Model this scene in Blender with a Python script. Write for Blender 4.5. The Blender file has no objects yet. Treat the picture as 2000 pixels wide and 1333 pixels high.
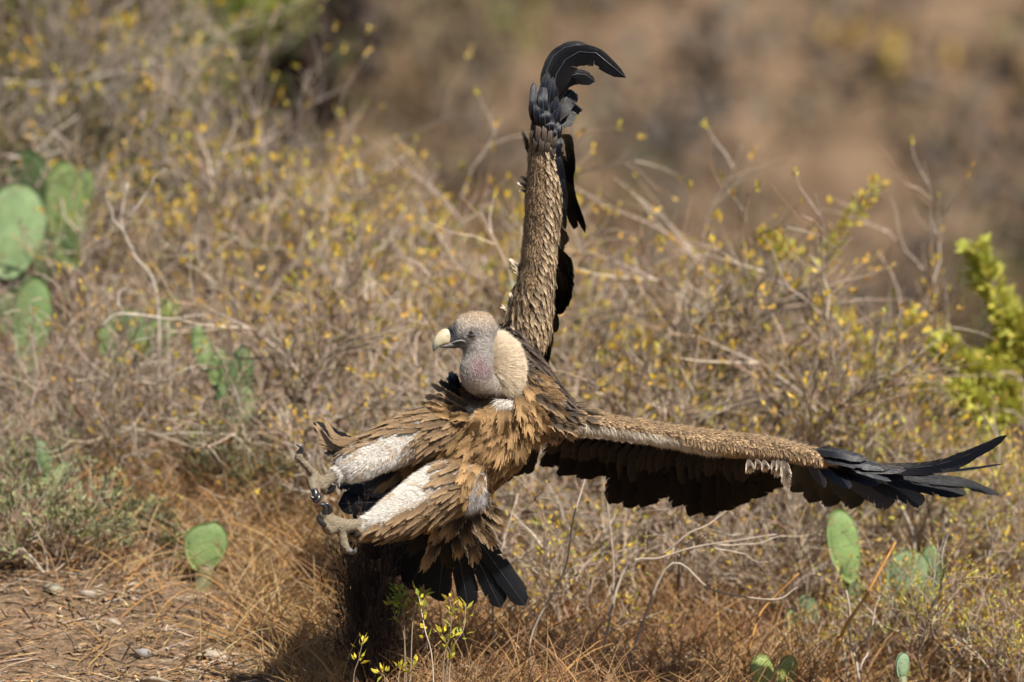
import bpy, bmesh, math, random
import numpy as np
from mathutils import Vector, Matrix
from mathutils.bvhtree import BVHTree

random.seed(7); rng = np.random.default_rng(7)
scene = bpy.context.scene
COLL = scene.collection

# ------------------------------------------------------------------ camera, sky, sun, exposure
D = 14.0            # camera to bird, metres
S = 770.0           # photograph pixels per metre at the bird
ZC = 1.3            # camera height
cam_d = bpy.data.cameras.new('camera'); cam = bpy.data.objects.new('camera', cam_d); COLL.objects.link(cam)
cam.location = (0, -D, ZC); cam.rotation_euler = (math.radians(90), 0, 0)
cam_d.sensor_width = 36.0; cam_d.lens = 36.0 * D / (2000.0 / S)
cam_d.clip_end = 400; cam_d.clip_start = 0.1
cam_d.dof.use_dof = True; cam_d.dof.focus_distance = D - 0.03
cam_d.dof.aperture_fstop = cam_d.lens / 1000.0 / 0.125
scene.camera = cam

SUN_EL = math.radians(50); SUN_AZ = math.radians(38)      # azimuth: to the right of straight behind the camera
to_sun = Vector((math.sin(SUN_AZ) * math.cos(SUN_EL), -math.cos(SUN_AZ) * math.cos(SUN_EL), math.sin(SUN_EL)))
world = bpy.data.worlds.new('World'); scene.world = world; world.use_nodes = True
wn = world.node_tree; bg = wn.nodes['Background']
sky = wn.nodes.new('ShaderNodeTexSky'); sky.sky_type = 'NISHITA'; sky.sun_disc = False
sky.sun_elevation = SUN_EL; sky.sun_rotation = math.atan2(to_sun.x, to_sun.y)
wn.links.new(sky.outputs[0], bg.inputs[0]); bg.inputs[1].default_value = 0.055
sun_d = bpy.data.lights.new('sun', 'SUN'); sun = bpy.data.objects.new('sun', sun_d); COLL.objects.link(sun)
sun_d.energy = 5.0; sun_d.angle = math.radians(0.53); sun_d.color = (1.0, 0.93, 0.82)
sun.rotation_euler = to_sun.to_track_quat('Z', 'Y').to_euler(); sun.location = (3, -5, 8)
vs = scene.view_settings
vs.view_transform = 'Standard'; vs.look = 'None'; vs.exposure = 0.7; vs.gamma = 1.0; vs.use_curve_mapping = False
scene.render.engine = 'CYCLES'
scene.cycles.use_denoising = True
try: scene.cycles.denoiser = 'OPENIMAGEDENOISE'
except Exception: pass
scene.cycles.max_bounces = 6; scene.cycles.transparent_max_bounces = 4; scene.cycles.caustics_reflective = False; scene.cycles.caustics_refractive = False

# ------------------------------------------------------------------ helpers
def W(px, py, d=0.0):
    k = (D + d) / D
    return np.array([(px - 1000.0) / S * k, d, ZC + (666.5 - py) / S * k])
def toPx(p):
    k = (D + p[1]) / D
    return (p[0] * S / k + 1000.0, 666.5 - (p[2] - ZC) * S / k, p[1])
def nrm(v):
    v = np.asarray(v, float); n = np.linalg.norm(v)
    return v / n if n > 1e-9 else v
def catmull(P, n):
    P = np.asarray(P, float); m = len(P)
    if m == 2:
        t = np.linspace(0, 1, n)[:, None]; return P[0] * (1 - t) + P[1] * t
    Q = np.vstack([2 * P[0] - P[1], P, 2 * P[-1] - P[-2]])
    out = []
    for s in np.linspace(0, m - 1, n):
        i = min(int(s), m - 2); t = s - i
        a, b, c, d = Q[i], Q[i + 1], Q[i + 2], Q[i + 3]
        out.append(0.5 * ((2 * b) + (c - a) * t + (2 * a - 5 * b + 4 * c - d) * t * t + (3 * b - a - 3 * c + d) * t ** 3))
    return np.array(out)

class MB:
    """collects verts / faces / per-vertex colour / uv, builds one mesh"""
    def __init__(s): s.v = []; s.f = []; s.c = []; s.uv = []; s.m = []; s.n = 0
    def add(s, v, f, col=None, uv=None, mi=0):
        v = np.asarray(v, float).reshape(-1, 3); k = len(v)
        s.v.append(v)
        s.f.extend([tuple(int(i) + s.n for i in q) for q in f]); s.m.extend([mi] * len(f))
        c = np.ones((k, 4)) * 0.5
        if col is not None: c[:, :3] = np.asarray(col)
        s.c.append(c)
        s.uv.append(np.zeros((k, 2)) if uv is None else np.asarray(uv, float))
        s.n += k
    def mesh(s, name, mats, smooth=True, origin=None):
        v = np.vstack(s.v) if s.v else np.zeros((0, 3))
        if origin is not None: v = v - np.asarray(origin)
        me = bpy.data.meshes.new(name); me.from_pydata(v.tolist(), [], s.f)
        a = me.color_attributes.new('Col', 'FLOAT_COLOR', 'POINT')
        a.data.foreach_set('color', np.vstack(s.c).astype(np.float32).ravel())
        uvl = me.uv_layers.new(name='UVMap')
        li = np.zeros(len(me.loops), dtype=np.int32); me.loops.foreach_get('vertex_index', li)
        uvl.data.foreach_set('uv', np.vstack(s.uv)[li].astype(np.float32).ravel())
        for m in (mats if isinstance(mats, (list, tuple)) else [mats]): me.materials.append(m)
        me.polygons.foreach_set('material_index', np.array(s.m, dtype=np.int32))
        if smooth: me.polygons.foreach_set('use_smooth', np.ones(len(me.polygons), dtype=bool))
        me.update(); return me
    def obj(s, name, mats, parent=None, smooth=True, origin=None, kind=None):
        o = bpy.data.objects.new(name, s.mesh(name, mats, smooth, origin)); COLL.objects.link(o)
        if origin is not None: o.location = origin
        if parent is not None: put(o, parent)
        if kind: o['kind'] = kind
        return o
def put(o, parent):
    """parent, keeping the world place (parents here carry only a translation)"""
    o.parent = parent
    o.location = Vector(o.location) - world_loc(parent)
def world_loc(o):
    l = Vector(o.location)
    while o.parent: o = o.parent; l += Vector(o.location)
    return l
def thing(name, label, cat, loc, group=None):
    o = bpy.data.objects.new(name, None); COLL.objects.link(o); o.location = loc; o.empty_display_size = 0.05
    o['label'] = label; o['category'] = cat
    if group: o['group'] = group
    return o
def tag(o, label, cat, group=None):
    o['label'] = label; o['category'] = cat
    if group: o['group'] = group
    return o
def copy_tree(o, parent=None):
    c = o.copy(); COLL.objects.link(c); c.parent = parent
    for ch in list(o.children): copy_tree(ch, c)
    return c
def tube(mb, P, R, sides=4, col=None, mi=0, cap=True):
    P = np.asarray(P, float); n = len(P); R = np.broadcast_to(np.asarray(R, float), (n,))
    T = np.gradient(P, axis=0); T /= (np.linalg.norm(T, axis=1)[:, None] + 1e-12)
    ref = np.array([0.3, 1, 0.2]) if abs(T[0][1]) < 0.8 else np.array([1, 0, 0.2])
    U = np.cross(T, ref); U /= (np.linalg.norm(U, axis=1)[:, None] + 1e-12); Vv = np.cross(T, U)
    a = np.linspace(0, 2 * np.pi, sides, endpoint=False)
    ring = P[:, None, :] + R[:, None, None] * (np.cos(a)[None, :, None] * U[:, None, :] + np.sin(a)[None, :, None] * Vv[:, None, :])
    F = []
    for i in range(n - 1):
        for j in range(sides):
            k = (j + 1) % sides
            F.append((i * sides + j, i * sides + k, (i + 1) * sides + k, (i + 1) * sides + j))
    if cap:
        F.append(tuple(range(sides))[::-1]); F.append(tuple((n - 1) * sides + j for j in range(sides)))
    mb.add(ring.reshape(-1, 3), F, col, None, mi)
def loft(mb, spec, sides=20, sub=4, col=None, mi=0):
    """closed tube of elliptical rings; spec rows are (px, py, depth, radius across the view, radius in depth), radii in pixels"""
    A = np.array([np.concatenate([W(r[0], r[1], r[2]), [r[3] / S, r[4] / S]]) for r in spec])
    n = (len(spec) - 1) * sub + 1
    B = catmull(A, n); P = B[:, :3]; ru = np.maximum(B[:, 3], 0.0006); rv = np.maximum(B[:, 4], 0.0006)
    T = np.gradient(P, axis=0); T /= (np.linalg.norm(T, axis=1)[:, None] + 1e-12)
    U = np.cross(T, np.array([0, 1.0, 0])); ln = np.linalg.norm(U, axis=1)
    for i in range(n):
        if ln[i] < 0.15: U[i] = np.cross(T[i], [0, 0, 1.0])
    U /= (np.linalg.norm(U, axis=1)[:, None] + 1e-12); Vv = np.cross(T, U)
    a = np.linspace(0, 2 * np.pi, sides, endpoint=False)
    ring = P[:, None, :] + (np.cos(a)[None, :, None] * U[:, None, :]) * ru[:, None, None] + (np.sin(a)[None, :, None] * Vv[:, None, :]) * rv[:, None, None]
    V = ring.reshape(-1, 3); F = []
    for i in range(n - 1):
        for j in range(sides):
            k = (j + 1) % sides
            F.append((i * sides + j, i * sides + k, (i + 1) * sides + k, (i + 1) * sides + j))
    # rounded caps
    V = np.vstack([V, P[0] - T[0] * min(ru[0], rv[0]) * 0.6, P[-1] + T[-1] * min(ru[-1], rv[-1]) * 0.6])
    i0 = n * sides
    for j in range(sides):
        k = (j + 1) % sides
        F.append((i0, k, j)); F.append((i0 + 1, (n - 1) * sides + j, (n - 1) * sides + k))
    mb.add(V, F, col, None, mi)
    return P, np.maximum(ru, 1e-4), np.maximum(rv, 1e-4)

# ------------------------------------------------------------------ materials
def newmat(name, rough=0.8, spec=0.3):
    m = bpy.data.materials.new(name); m.use_nodes = True
    nt = m.node_tree; b = nt.nodes['Principled BSDF']
    b.inputs['Roughness'].default_value = rough
    b.inputs['Specular IOR Level'].default_value = spec
    return m, nt, b
def N(nt, t, **kw):
    n = nt.nodes.new(t)
    for k, v in kw.items(): setattr(n, k, v)
    return n
def attr_mat(name, rough=0.85, spec=0.2, noise=0.25, nscale=60.0, bump=0.0, bscale=200.0, trans=0.0):
    """colour from the mesh's Col attribute, varied per object and by fine noise"""
    m, nt, b = newmat(name, rough, spec); L = nt.links.new
    at = N(nt, 'ShaderNodeVertexColor', layer_name='Col')
    tc = N(nt, 'ShaderNodeTexCoord')
    nz = N(nt, 'ShaderNodeTexNoise'); nz.inputs['Scale'].default_value = nscale; nz.inputs['Detail'].default_value = 3
    L(tc.outputs['Object'], nz.inputs['Vector'])
    mr = N(nt, 'ShaderNodeMapRange'); mr.inputs[1].default_value = 0.25; mr.inputs[2].default_value = 0.75
    mr.inputs[3].default_value = 1 - noise; mr.inputs[4].default_value = 1 + noise
    L(nz.outputs['Fac'], mr.inputs[0])
    mx = N(nt, 'ShaderNodeVectorMath', operation='SCALE'); L(at.outputs['Color'], mx.inputs[0]); L(mr.outputs[0], mx.inputs['Scale'])
    L(mx.outputs[0], b.inputs['Base Color'])
    if bump > 0:
        n2 = N(nt, 'ShaderNodeTexNoise'); n2.inputs['Scale'].default_value = bscale; n2.inputs['Detail'].default_value = 4
        L(tc.outputs['Object'], n2.inputs['Vector'])
        bp = N(nt, 'ShaderNodeBump'); bp.inputs['Strength'].default_value = bump; bp.inputs['Distance'].default_value = 0.01
        L(n2.outputs['Fac'], bp.inputs['Height']); L(bp.outputs['Normal'], b.inputs['Normal'])
    if trans > 0:
        tr = N(nt, 'ShaderNodeBsdfTranslucent'); L(mx.outputs[0], tr.inputs['Color'])
        ms = N(nt, 'ShaderNodeMixShader'); ms.inputs[0].default_value = trans
        L(b.outputs[0], ms.inputs[1]); L(tr.outputs[0], ms.inputs[2])
        L(ms.outputs[0], nt.nodes['Material Output'].inputs['Surface'])
    return m
def plain(name, col, rough=0.6, spec=0.4, noise=0.2, nscale=80, coat=0.0):
    m, nt, b = newmat(name, rough, spec); L = nt.links.new
    tc = N(nt, 'ShaderNodeTexCoord'); nz = N(nt, 'ShaderNodeTexNoise'); nz.inputs['Scale'].default_value = nscale
    L(tc.outputs['Object'], nz.inputs['Vector'])
    r = N(nt, 'ShaderNodeValToRGB'); c = np.array(col)
    r.color_ramp.elements[0].position = 0.3; r.color_ramp.elements[1].position = 0.7
    r.color_ramp.elements[0].color = (*(c * (1 - noise)), 1); r.color_ramp.elements[1].color = (*np.minimum(c * (1 + noise), 1), 1)
    L(nz.outputs['Fac'], r.inputs[0]); L(r.outputs[0], b.inputs['Base Color'])
    if coat: b.inputs['Coat Weight'].default_value = coat; b.inputs['Coat Roughness'].default_value = 0.1
    return m
def feather_mat(name, base, mid, edge, rough=0.7, spec=0.25, barb=70.0, edge_pos=0.62, tip_pos=0.6, sheen=0.0, vary=0.3):
    """vane colour runs from a base colour near the quill through mid to a rim colour at edge and tip; barbs as fine streaks. u = along, v = across (0 shaft .. 1 edge)"""
    m, nt, b = newmat(name, rough, spec); L = nt.links.new
    uv = N(nt, 'ShaderNodeUVMap', uv_map='UVMap'); sp = N(nt, 'ShaderNodeSeparateXYZ'); L(uv.outputs[0], sp.inputs[0])
    ab = N(nt, 'ShaderNodeMath', operation='ABSOLUTE'); L(sp.outputs['Y'], ab.inputs[0])
    # barb streaks
    m1 = N(nt, 'ShaderNodeMath', operation='MULTIPLY_ADD'); L(ab.outputs[0], m1.inputs[0]); m1.inputs[1].default_value = -0.28; L(sp.outputs['X'], m1.inputs[2])
    cb = N(nt, 'ShaderNodeCombineXYZ'); L(m1.outputs[0], cb.inputs['X'])
    m2 = N(nt, 'ShaderNodeMath', operation='MULTIPLY'); L(sp.outputs['Y'], m2.inputs[0]); m2.inputs[1].default_value = 0.06; L(m2.outputs[0], cb.inputs['Y'])
    oi = N(nt, 'ShaderNodeObjectInfo'); at = N(nt, 'ShaderNodeVertexColor', layer_name='Col')
    L(oi.outputs['Random'], cb.inputs['Z'])
    nz = N(nt, 'ShaderNodeTexNoise'); nz.inputs['Scale'].default_value = barb; nz.inputs['Detail'].default_value = 2; L(cb.outputs[0], nz.inputs['Vector'])
    # rim factor: max(across, along) + streak
    ex = N(nt, 'ShaderNodeMapRange'); ex.inputs[1].default_value = edge_pos - 0.2; ex.inputs[2].default_value = min(edge_pos + 0.3, 1.0); L(ab.outputs[0], ex.inputs[0])
    tx = N(nt, 'ShaderNodeMapRange'); tx.inputs[1].default_value = tip_pos - 0.1; tx.inputs[2].default_value = min(tip_pos + 0.3, 1.02); L(sp.outputs['X'], tx.inputs[0])
    mxx = N(nt, 'ShaderNodeMath', operation='MAXIMUM'); L(ex.outputs[0], mxx.inputs[0]); L(tx.outputs[0], mxx.inputs[1])
    ns = N(nt, 'ShaderNodeMath', operation='MULTIPLY_ADD'); L(nz.outputs['Fac'], ns.inputs[0]); ns.inputs[1].default_value = 0.5; ns.inputs[2].default_value = -0.25
    ad = N(nt, 'ShaderNodeMath', operation='ADD', use_clamp=True); L(mxx.outputs[0], ad.inputs[0]); L(ns.outputs[0], ad.inputs[1])
    c1 = N(nt, 'ShaderNodeMix', data_type='RGBA'); c1.inputs['A'].default_value = (*mid, 1); c1.inputs['B'].default_value = (*edge, 1); L(ad.outputs[0], c1.inputs['Factor'])
    bx = N(nt, 'ShaderNodeMapRange'); bx.inputs[1].default_value = 0.1; bx.inputs[2].default_value = 0.5; L(sp.outputs['X'], bx.inputs[0])
    c2 = N(nt, 'ShaderNodeMix', data_type='RGBA'); c2.inputs['A'].default_value = (*base, 1); L(c1.outputs['Result'], c2.inputs['B']); L(bx.outputs[0], c2.inputs['Factor'])
    # per object and per feather variation, streaks
    vr = N(nt, 'ShaderNodeMapRange'); vr.inputs[3].default_value = 1 - vary; vr.inputs[4].default_value = 1 + vary; L(oi.outputs['Random'], vr.inputs[0])
    st = N(nt, 'ShaderNodeMapRange'); st.inputs[1].default_value = 0.3; st.inputs[2].default_value = 0.7; st.inputs[3].default_value = 0.72; st.inputs[4].default_value = 1.2; L(nz.outputs['Fac'], st.inputs[0])
    mm = N(nt, 'ShaderNodeMath', operation='MULTIPLY'); L(vr.outputs[0], mm.inputs[0]); L(st.outputs[0], mm.inputs[1])
    s1 = N(nt, 'ShaderNodeVectorMath', operation='SCALE'); L(c2.outputs['Result'], s1.inputs[0]); L(mm.outputs[0], s1.inputs['Scale'])
    s2 = N(nt, 'ShaderNodeVectorMath', operation='MULTIPLY'); L(s1.outputs[0], s2.inputs[0]); L(at.outputs['Color'], s2.inputs[1])
    s3 = N(nt, 'ShaderNodeVectorMath', operation='SCALE'); L(s2.outputs[0], s3.inputs[0]); s3.inputs['Scale'].default_value = 2.0
    L(s3.outputs[0], b.inputs['Base Color'])
    bp = N(nt, 'ShaderNodeBump'); bp.inputs['Strength'].default_value = 0.35; bp.inputs['Distance'].default_value = 0.002
    L(nz.outputs['Fac'], bp.inputs['Height']); L(bp.outputs['Normal'], b.inputs['Normal'])
    if sheen: b.inputs['Sheen Weight'].default_value = sheen
    return m

M = {}
M['fl'] = feather_mat('flight_feather_black', (.007, .006, .0065), (.0042, .005, .0075), (.006, .006, .008), rough=.36, spec=.17, barb=110, vary=.25)
M['flmat'] = feather_mat('secondary_black', (.008, .0065, .006), (.0045, .004, .004), (.009, .0075, .007), rough=.6, spec=.06, barb=90, edge_pos=.8, tip_pos=.9, vary=.45)
M['flblue'] = feather_mat('covert_blue_black', (.007, .0065, .008), (.005, .0075, .016), (.024, .022, .022), rough=.32, spec=.17, barb=60, edge_pos=.8, tip_pos=.85, vary=.25)
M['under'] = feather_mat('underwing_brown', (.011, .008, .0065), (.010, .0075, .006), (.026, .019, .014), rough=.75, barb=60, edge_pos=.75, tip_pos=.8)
M['tan'] = feather_mat('contour_tan', (.09, .053, .025), (.23, .137, .058), (.34, .21, .098), rough=.8, barb=55, edge_pos=.6, tip_pos=.55, vary=.32)
M['rim'] = feather_mat('covert_dark_with_tan_rim', (.055, .04, .03), (.065, .046, .033), (.34, .23, .13), rough=.75, barb=60, edge_pos=.78, tip_pos=.74, vary=.25)
M['pale'] = feather_mat('covert_white_rim', (.09, .07, .055), (.10, .075, .055), (.62, .52, .40), rough=.75, barb=50, edge_pos=.62, tip_pos=.66, vary=.15)
M['mantle'] = feather_mat('mantle_brown', (.035, .025, .021), (.05, .036, .029), (.105, .075, .055), rough=.7, barb=50, edge_pos=.75, tip_pos=.72)
M['scale'] = feather_mat('marginal_covert', (.10, .063, .036), (.15, .095, .052), (.34, .235, .135), rough=.8, barb=40, edge_pos=.6, tip_pos=.5, vary=.0)
M['thigh'] = feather_mat('thigh_feather', (.10, .066, .038), (.165, .105, .056), (.235, .158, .09), rough=.85, barb=70, edge_pos=.6, tip_pos=.6)
M['wcov'] = feather_mat('wing_covert_cream_rim', (.10, .07, .045), (.17, .118, .073), (.42, .32, .205), rough=.8, barb=40, edge_pos=.6, tip_pos=.55, vary=.35)
M['down'] = attr_mat('down', rough=.95, spec=.05, noise=.08, trans=.25)
M['skin'] = attr_mat('vulture_skin', rough=.7, spec=.3, noise=.35, nscale=210, bump=.9, bscale=380)
M['rachis'] = plain('rachis', (.055, .056, .065), .3, .5)  # pale bluish tone paints highlights along the feather shafts
M['horn'] = plain('horn_claw', (.022, .021, .024), .3, .5, .4, 120, coat=.3)
M['hornpale'] = plain('horn_claw_pale', (.16, .15, .15), .35, .5, .4, 150)
M['gape'] = plain('gape', (.26, .26, .27), .4, .4, .2, 200)

def beak_mat():
    m, nt, b = newmat('beak', .32, .5); L = nt.links.new
    at = N(nt, 'ShaderNodeVertexColor', layer_name='Col'); tc = N(nt, 'ShaderNodeTexCoord')
    nz = N(nt, 'ShaderNodeTexNoise'); nz.inputs['Scale'].default_value = 120; nz.inputs['Detail'].default_value = 5
    mp = N(nt, 'ShaderNodeMapping'); mp.inputs['Scale'].default_value = (.3, 1, 1.2); L(tc.outputs['Object'], mp.inputs[0]); L(mp.outputs[0], nz.inputs['Vector'])
    mr = N(nt, 'ShaderNodeMapRange'); mr.inputs[1].default_value = .3; mr.inputs[2].default_value = .7; mr.inputs[3].default_value = .8; mr.inputs[4].default_value = 1.12; L(nz.outputs['Fac'], mr.inputs[0])
    s = N(nt, 'ShaderNodeVectorMath', operation='SCALE'); L(at.outputs['Color'], s.inputs[0]); L(mr.outputs[0], s.inputs['Scale']); L(s.outputs[0], b.inputs['Base Color'])
    return m
M['beak'] = beak_mat()
def eye_mat():
    m, nt, b = newmat('eye', .05, .6); L = nt.links.new
    tc = N(nt, 'ShaderNodeTexCoord'); sp = N(nt, 'ShaderNodeSeparateXYZ'); L(tc.outputs['Object'], sp.inputs[0])
    r = N(nt, 'ShaderNodeValToRGB'); e = r.color_ramp; e.interpolation = 'LINEAR'
    mr = N(nt, 'ShaderNodeMapRange'); mr.inputs[1].default_value = -.0086; mr.inputs[2].default_value = .0086; L(sp.outputs['Z'], mr.inputs[0]); L(mr.outputs[0], r.inputs[0])
    e.elements[0].position = .78; e.elements[0].color = (.10, .12, .16, 1); e.elements[1].position = .81; e.elements[1].color = (.09, .045, .02, 1)
    x = e.elements.new(.925); x.color = (.16, .085, .035, 1); x = e.elements.new(.94); x.color = (.004, .004, .004, 1)
    L(r.outputs[0], b.inputs['Base Color']); b.inputs['Coat Weight'].default_value = 1; b.inputs['Coat Roughness'].default_value = .02
    return m
M['eye'] = eye_mat()

M['bark'] = attr_mat('twig_bark', rough=.9, spec=.1, noise=.3, nscale=40)
M['leaf'] = attr_mat('leaf', rough=.7, spec=.25, noise=.15, nscale=90, trans=.3)
M['straw'] = attr_mat('straw', rough=.8, spec=.2, noise=.15, nscale=30, trans=.2)
M['litter'] = attr_mat('litter', rough=.9, spec=.1, noise=.2, nscale=50)
M['stone'] = attr_mat('stone', rough=.9, spec=.2, noise=.25, nscale=25, bump=.6, bscale=60)

def cactus_mat():
    m, nt, b = newmat('cactus_skin', .55, .35); L = nt.links.new
    at = N(nt, 'ShaderNodeVertexColor', layer_name='Col'); tc = N(nt, 'ShaderNodeTexCoord')
    n1 = N(nt, 'ShaderNodeTexNoise'); n1.inputs['Scale'].default_value = 14; n1.inputs['Detail'].default_value = 5; L(tc.outputs['Object'], n1.inputs['Vector'])
    r = N(nt, 'ShaderNodeMapRange'); r.inputs[1].default_value = .3; r.inputs[2].default_value = .7; r.inputs[3].default_value = .75; r.inputs[4].default_value = 1.25; L(n1.outputs['Fac'], r.inputs[0])
    s = N(nt, 'ShaderNodeVectorMath', operation='SCALE'); L(at.outputs['Color'], s.inputs[0]); L(r.outputs[0], s.inputs['Scale'])
    n2 = N(nt, 'ShaderNodeTexNoise'); n2.inputs['Scale'].default_value = 45; n2.inputs['Detail'].default_value = 3; L(tc.outputs['Object'], n2.inputs['Vector'])
    r2 = N(nt, 'ShaderNodeMapRange'); r2.inputs[1].default_value = .62; r2.inputs[2].default_value = .72; L(n2.outputs['Fac'], r2.inputs[0])
    mx = N(nt, 'ShaderNodeMix', data_type='RGBA'); L(r2.outputs[0], mx.inputs['Factor']); L(s.outputs[0], mx.inputs['A']); mx.inputs['B'].default_value = (.22, .14, .07, 1)
    L(mx.outputs['Result'], b.inputs['Base Color'])
    bp = N(nt, 'ShaderNodeBump'); bp.inputs['Strength'].default_value = .4; bp.inputs['Distance'].default_value = .01; L(n1.outputs['Fac'], bp.inputs['Height']); L(bp.outputs[0], b.inputs['Normal'])
    return m
M['cactus'] = cactus_mat()
def soil_mat():
    m, nt, b = newmat('soil', .95, .1); L = nt.links.new
    tc = N(nt, 'ShaderNodeTexCoord')
    n1 = N(nt, 'ShaderNodeTexNoise'); n1.inputs['Scale'].default_value = 2.2; n1.inputs['Detail'].default_value = 8; n1.inputs['Roughness'].default_value = .65; L(tc.outputs['Object'], n1.inputs['Vector'])
    r1 = N(nt, 'ShaderNodeValToRGB'); e = r1.color_ramp; e.elements[0].position = .32; e.elements[0].color = (.10, .064, .040, 1); e.elements[1].position = .68; e.elements[1].color = (.22, .15, .097, 1)
    x = e.elements.new(.5); x.color = (.15, .102, .066, 1); L(n1.outputs['Fac'], r1.inputs[0])
    n2 = N(nt, 'ShaderNodeTexNoise'); n2.inputs['Scale'].default_value = 55; n2.inputs['Detail'].default_value = 6; L(tc.outputs['Object'], n2.inputs['Vector'])
    mr = N(nt, 'ShaderNodeMapRange'); mr.inputs[1].default_value = .3; mr.inputs[2].default_value = .7; mr.inputs[3].default_value = .6; mr.inputs[4].default_value = 1.45; L(n2.outputs['Fac'], mr.inputs[0])
    s = N(nt, 'ShaderNodeVectorMath', operation='SCALE'); L(r1.outputs[0], s.inputs[0]); L(mr.outputs[0], s.inputs['Scale']); L(s.outputs[0], b.inputs['Base Color'])
    bp = N(nt, 'ShaderNodeBump'); bp.inputs['Strength'].default_value = .8; bp.inputs['Distance'].default_value = .03
    ad = N(nt, 'ShaderNodeMath', operation='ADD'); L(n1.outputs['Fac'], ad.inputs[0]); L(n2.outputs['Fac'], ad.inputs[1]); L(ad.outputs[0], bp.inputs['Height']); L(bp.outputs[0], b.inputs['Normal'])
    return m
M['soil'] = soil_mat()

# ------------------------------------------------------------------ terrain
def sm(a, b, x):
    t = np.clip((np.asarray(x, float) - a) / (b - a), 0, 1); return t * t * (3 - 2 * t)
def ground(x, y):
    """hillside: gentle near slope up to a crest, a gully behind it, then the far hillside"""
    x = np.asarray(x, float); y = np.asarray(y, float)
    left = sm(-.3, -2.2, x)
    near = -1.04 + .33 * np.clip(y, -14, 2.6 + 3.0 * left) - .12 * np.clip(x, -4, 3)
    near = near + .05 * np.sin(x * 3.1 + 1.2) * np.cos(y * 2.3) + .03 * np.sin(x * 7.3 + y * 5.1)
    drop = sm(2.8 + 3.6 * left, 7.5 + 2.5 * left, y) * 2.6
    far = np.where(y > 11, (y - 11) * .42 + .5 * np.sin(x * .35 + y * .21) + .3 * np.sin(x * .9 - y * .5), 0) * sm(11, 15, y)
    return ZC + near - drop + far
def G(x, y): return float(ground(x, y))
def ground_obj():
    ys = np.concatenate([np.linspace(-16, -2, 20), np.linspace(-1.8, 8, 90), np.linspace(8.5, 40, 60), np.linspace(45, 160, 20)])
    xs = np.concatenate([np.linspace(-60, -6, 18), np.linspace(-5, 5, 110), np.linspace(6, 60, 18)])
    X, Y = np.meshgrid(xs, ys); Z = ground(X, Y)
    near = (np.abs(X) < 5) & (Y > -2) & (Y < 8)
    Z = Z + near * rng.normal(0, .008, Z.shape)
    V = np.stack([X, Y, Z], -1).reshape(-1, 3); nx = len(xs); F = []
    for j in range(len(ys) - 1):
        for i in range(nx - 1):
            a = j * nx + i; F.append((a, a + 1, a + nx + 1, a + nx))
    mb = MB(); mb.add(V, F); o = mb.obj('ground', M['soil']); o['kind'] = 'structure'
    return o
ground_obj()


# ------------------------------------------------------------------ vegetation builders
def jit(c, a=.2, r=random):
    k = 1 + r.uniform(-a, a); return np.clip(np.array(c) * k * np.array([1 + r.uniform(-a, a) * .35, 1, 1 + r.uniform(-a, a) * .35]), 0, 1)
GREY = [(.40, .32, .25), (.30, .235, .18), (.48, .40, .32), (.22, .165, .12), (.32, .225, .145)]
YEL = [(.66, .47, .06), (.62, .44, .04), (.70, .50, .12), (.52, .44, .06), (.66, .40, .07)]
ORANGE = [(.52, .27, .07), (.55, .32, .05), (.42, .24, .08), (.45, .38, .06)]
LIME = [(.46, .46, .08), (.52, .51, .10), (.36, .38, .07), (.55, .50, .11)]
OLIVE = [(.13, .14, .04), (.16, .16, .05), (.10, .11, .035), (.22, .19, .06)]
SAGE = [(.24, .26, .13), (.30, .31, .17), (.20, .22, .12), (.33, .34, .15)]
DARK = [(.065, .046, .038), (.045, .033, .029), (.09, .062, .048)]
def perp(v, r):
    a = np.array([r.gauss(0, 1), r.gauss(0, 1), r.gauss(0, 1)]); a = a - v * np.dot(a, v); return nrm(a)
def leaf(mb, p, d, up, L, w, col, fold=.15):
    """small lance-shaped leaf of two folded halves"""
    d = nrm(d); s = nrm(np.cross(d, up)); n = np.cross(s, d)
    V = [p, p + d * L * .45 + s * w * .5 + n * fold * w, p + d * L + n * -.05 * L, p + d * L * .45 - s * w * .5 + n * fold * w, p + d * L * .5]
    mb.add(V, [(0, 1, 4), (1, 2, 4), (2, 3, 4), (3, 0, 4)], col)
def grow(mb, lf, r, p, d, L, rad, lev, P):
    """one recursive branch"""
    n = 5 if lev == 0 else 4
    pts = [p]; dd = d.copy(); q = p.copy()
    for i in range(n - 1):
        dd = nrm(dd + perp(dd, r) * P['bend'] + np.array([0, 0, P['up']])); q = q + dd * L / (n - 1); pts.append(q)
    R = np.linspace(rad, rad * (.5 if lev < P['lev'] else .35), n)
    tube(mb, pts, R, 4 if lev == 0 else 3, jit(r.choice(P['bark']), .25, r), cap=False)
    if lev < P['lev']:
        k = r.randint(*P['kids'])
        for _ in range(k):
            t = r.uniform(.25, 1.0); i = min(int(t * (n - 1)), n - 2); f = t * (n - 1) - i
            b = pts[i] * (1 - f) + pts[i + 1] * f
            nd = nrm(dd + perp(dd, r) * r.uniform(.45, P['fork']) + np.array([0, 0, .1]))
            grow(mb, lf, r, b, nd, L * r.uniform(.45, .85), rad * .66, lev + 1, P)
    if lev >= P['lev'] - P.get('leaflev', 0) and r.random() < P['leafp']:
        c0 = r.choice(P['leafc'])
        for _ in range(r.randint(*P['leafn'])):
            t = r.uniform(.35, 1) if P.get('along') else r.uniform(.8, 1)
            i = min(int(t * (n - 1)), n - 2); f = t * (n - 1) - i; b = pts[i] * (1 - f) + pts[i + 1] * f
            ld = nrm(dd + perp(dd, r) * r.uniform(.3, 1.1) + np.array([0, 0, .3]))
            leaf(lf, b, ld, perp(ld, r), P['leafl'] * r.uniform(.6, 1.25), P['leafl'] * P['leafw'] * r.uniform(.7, 1.2), jit(c0, .22, r))
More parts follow.
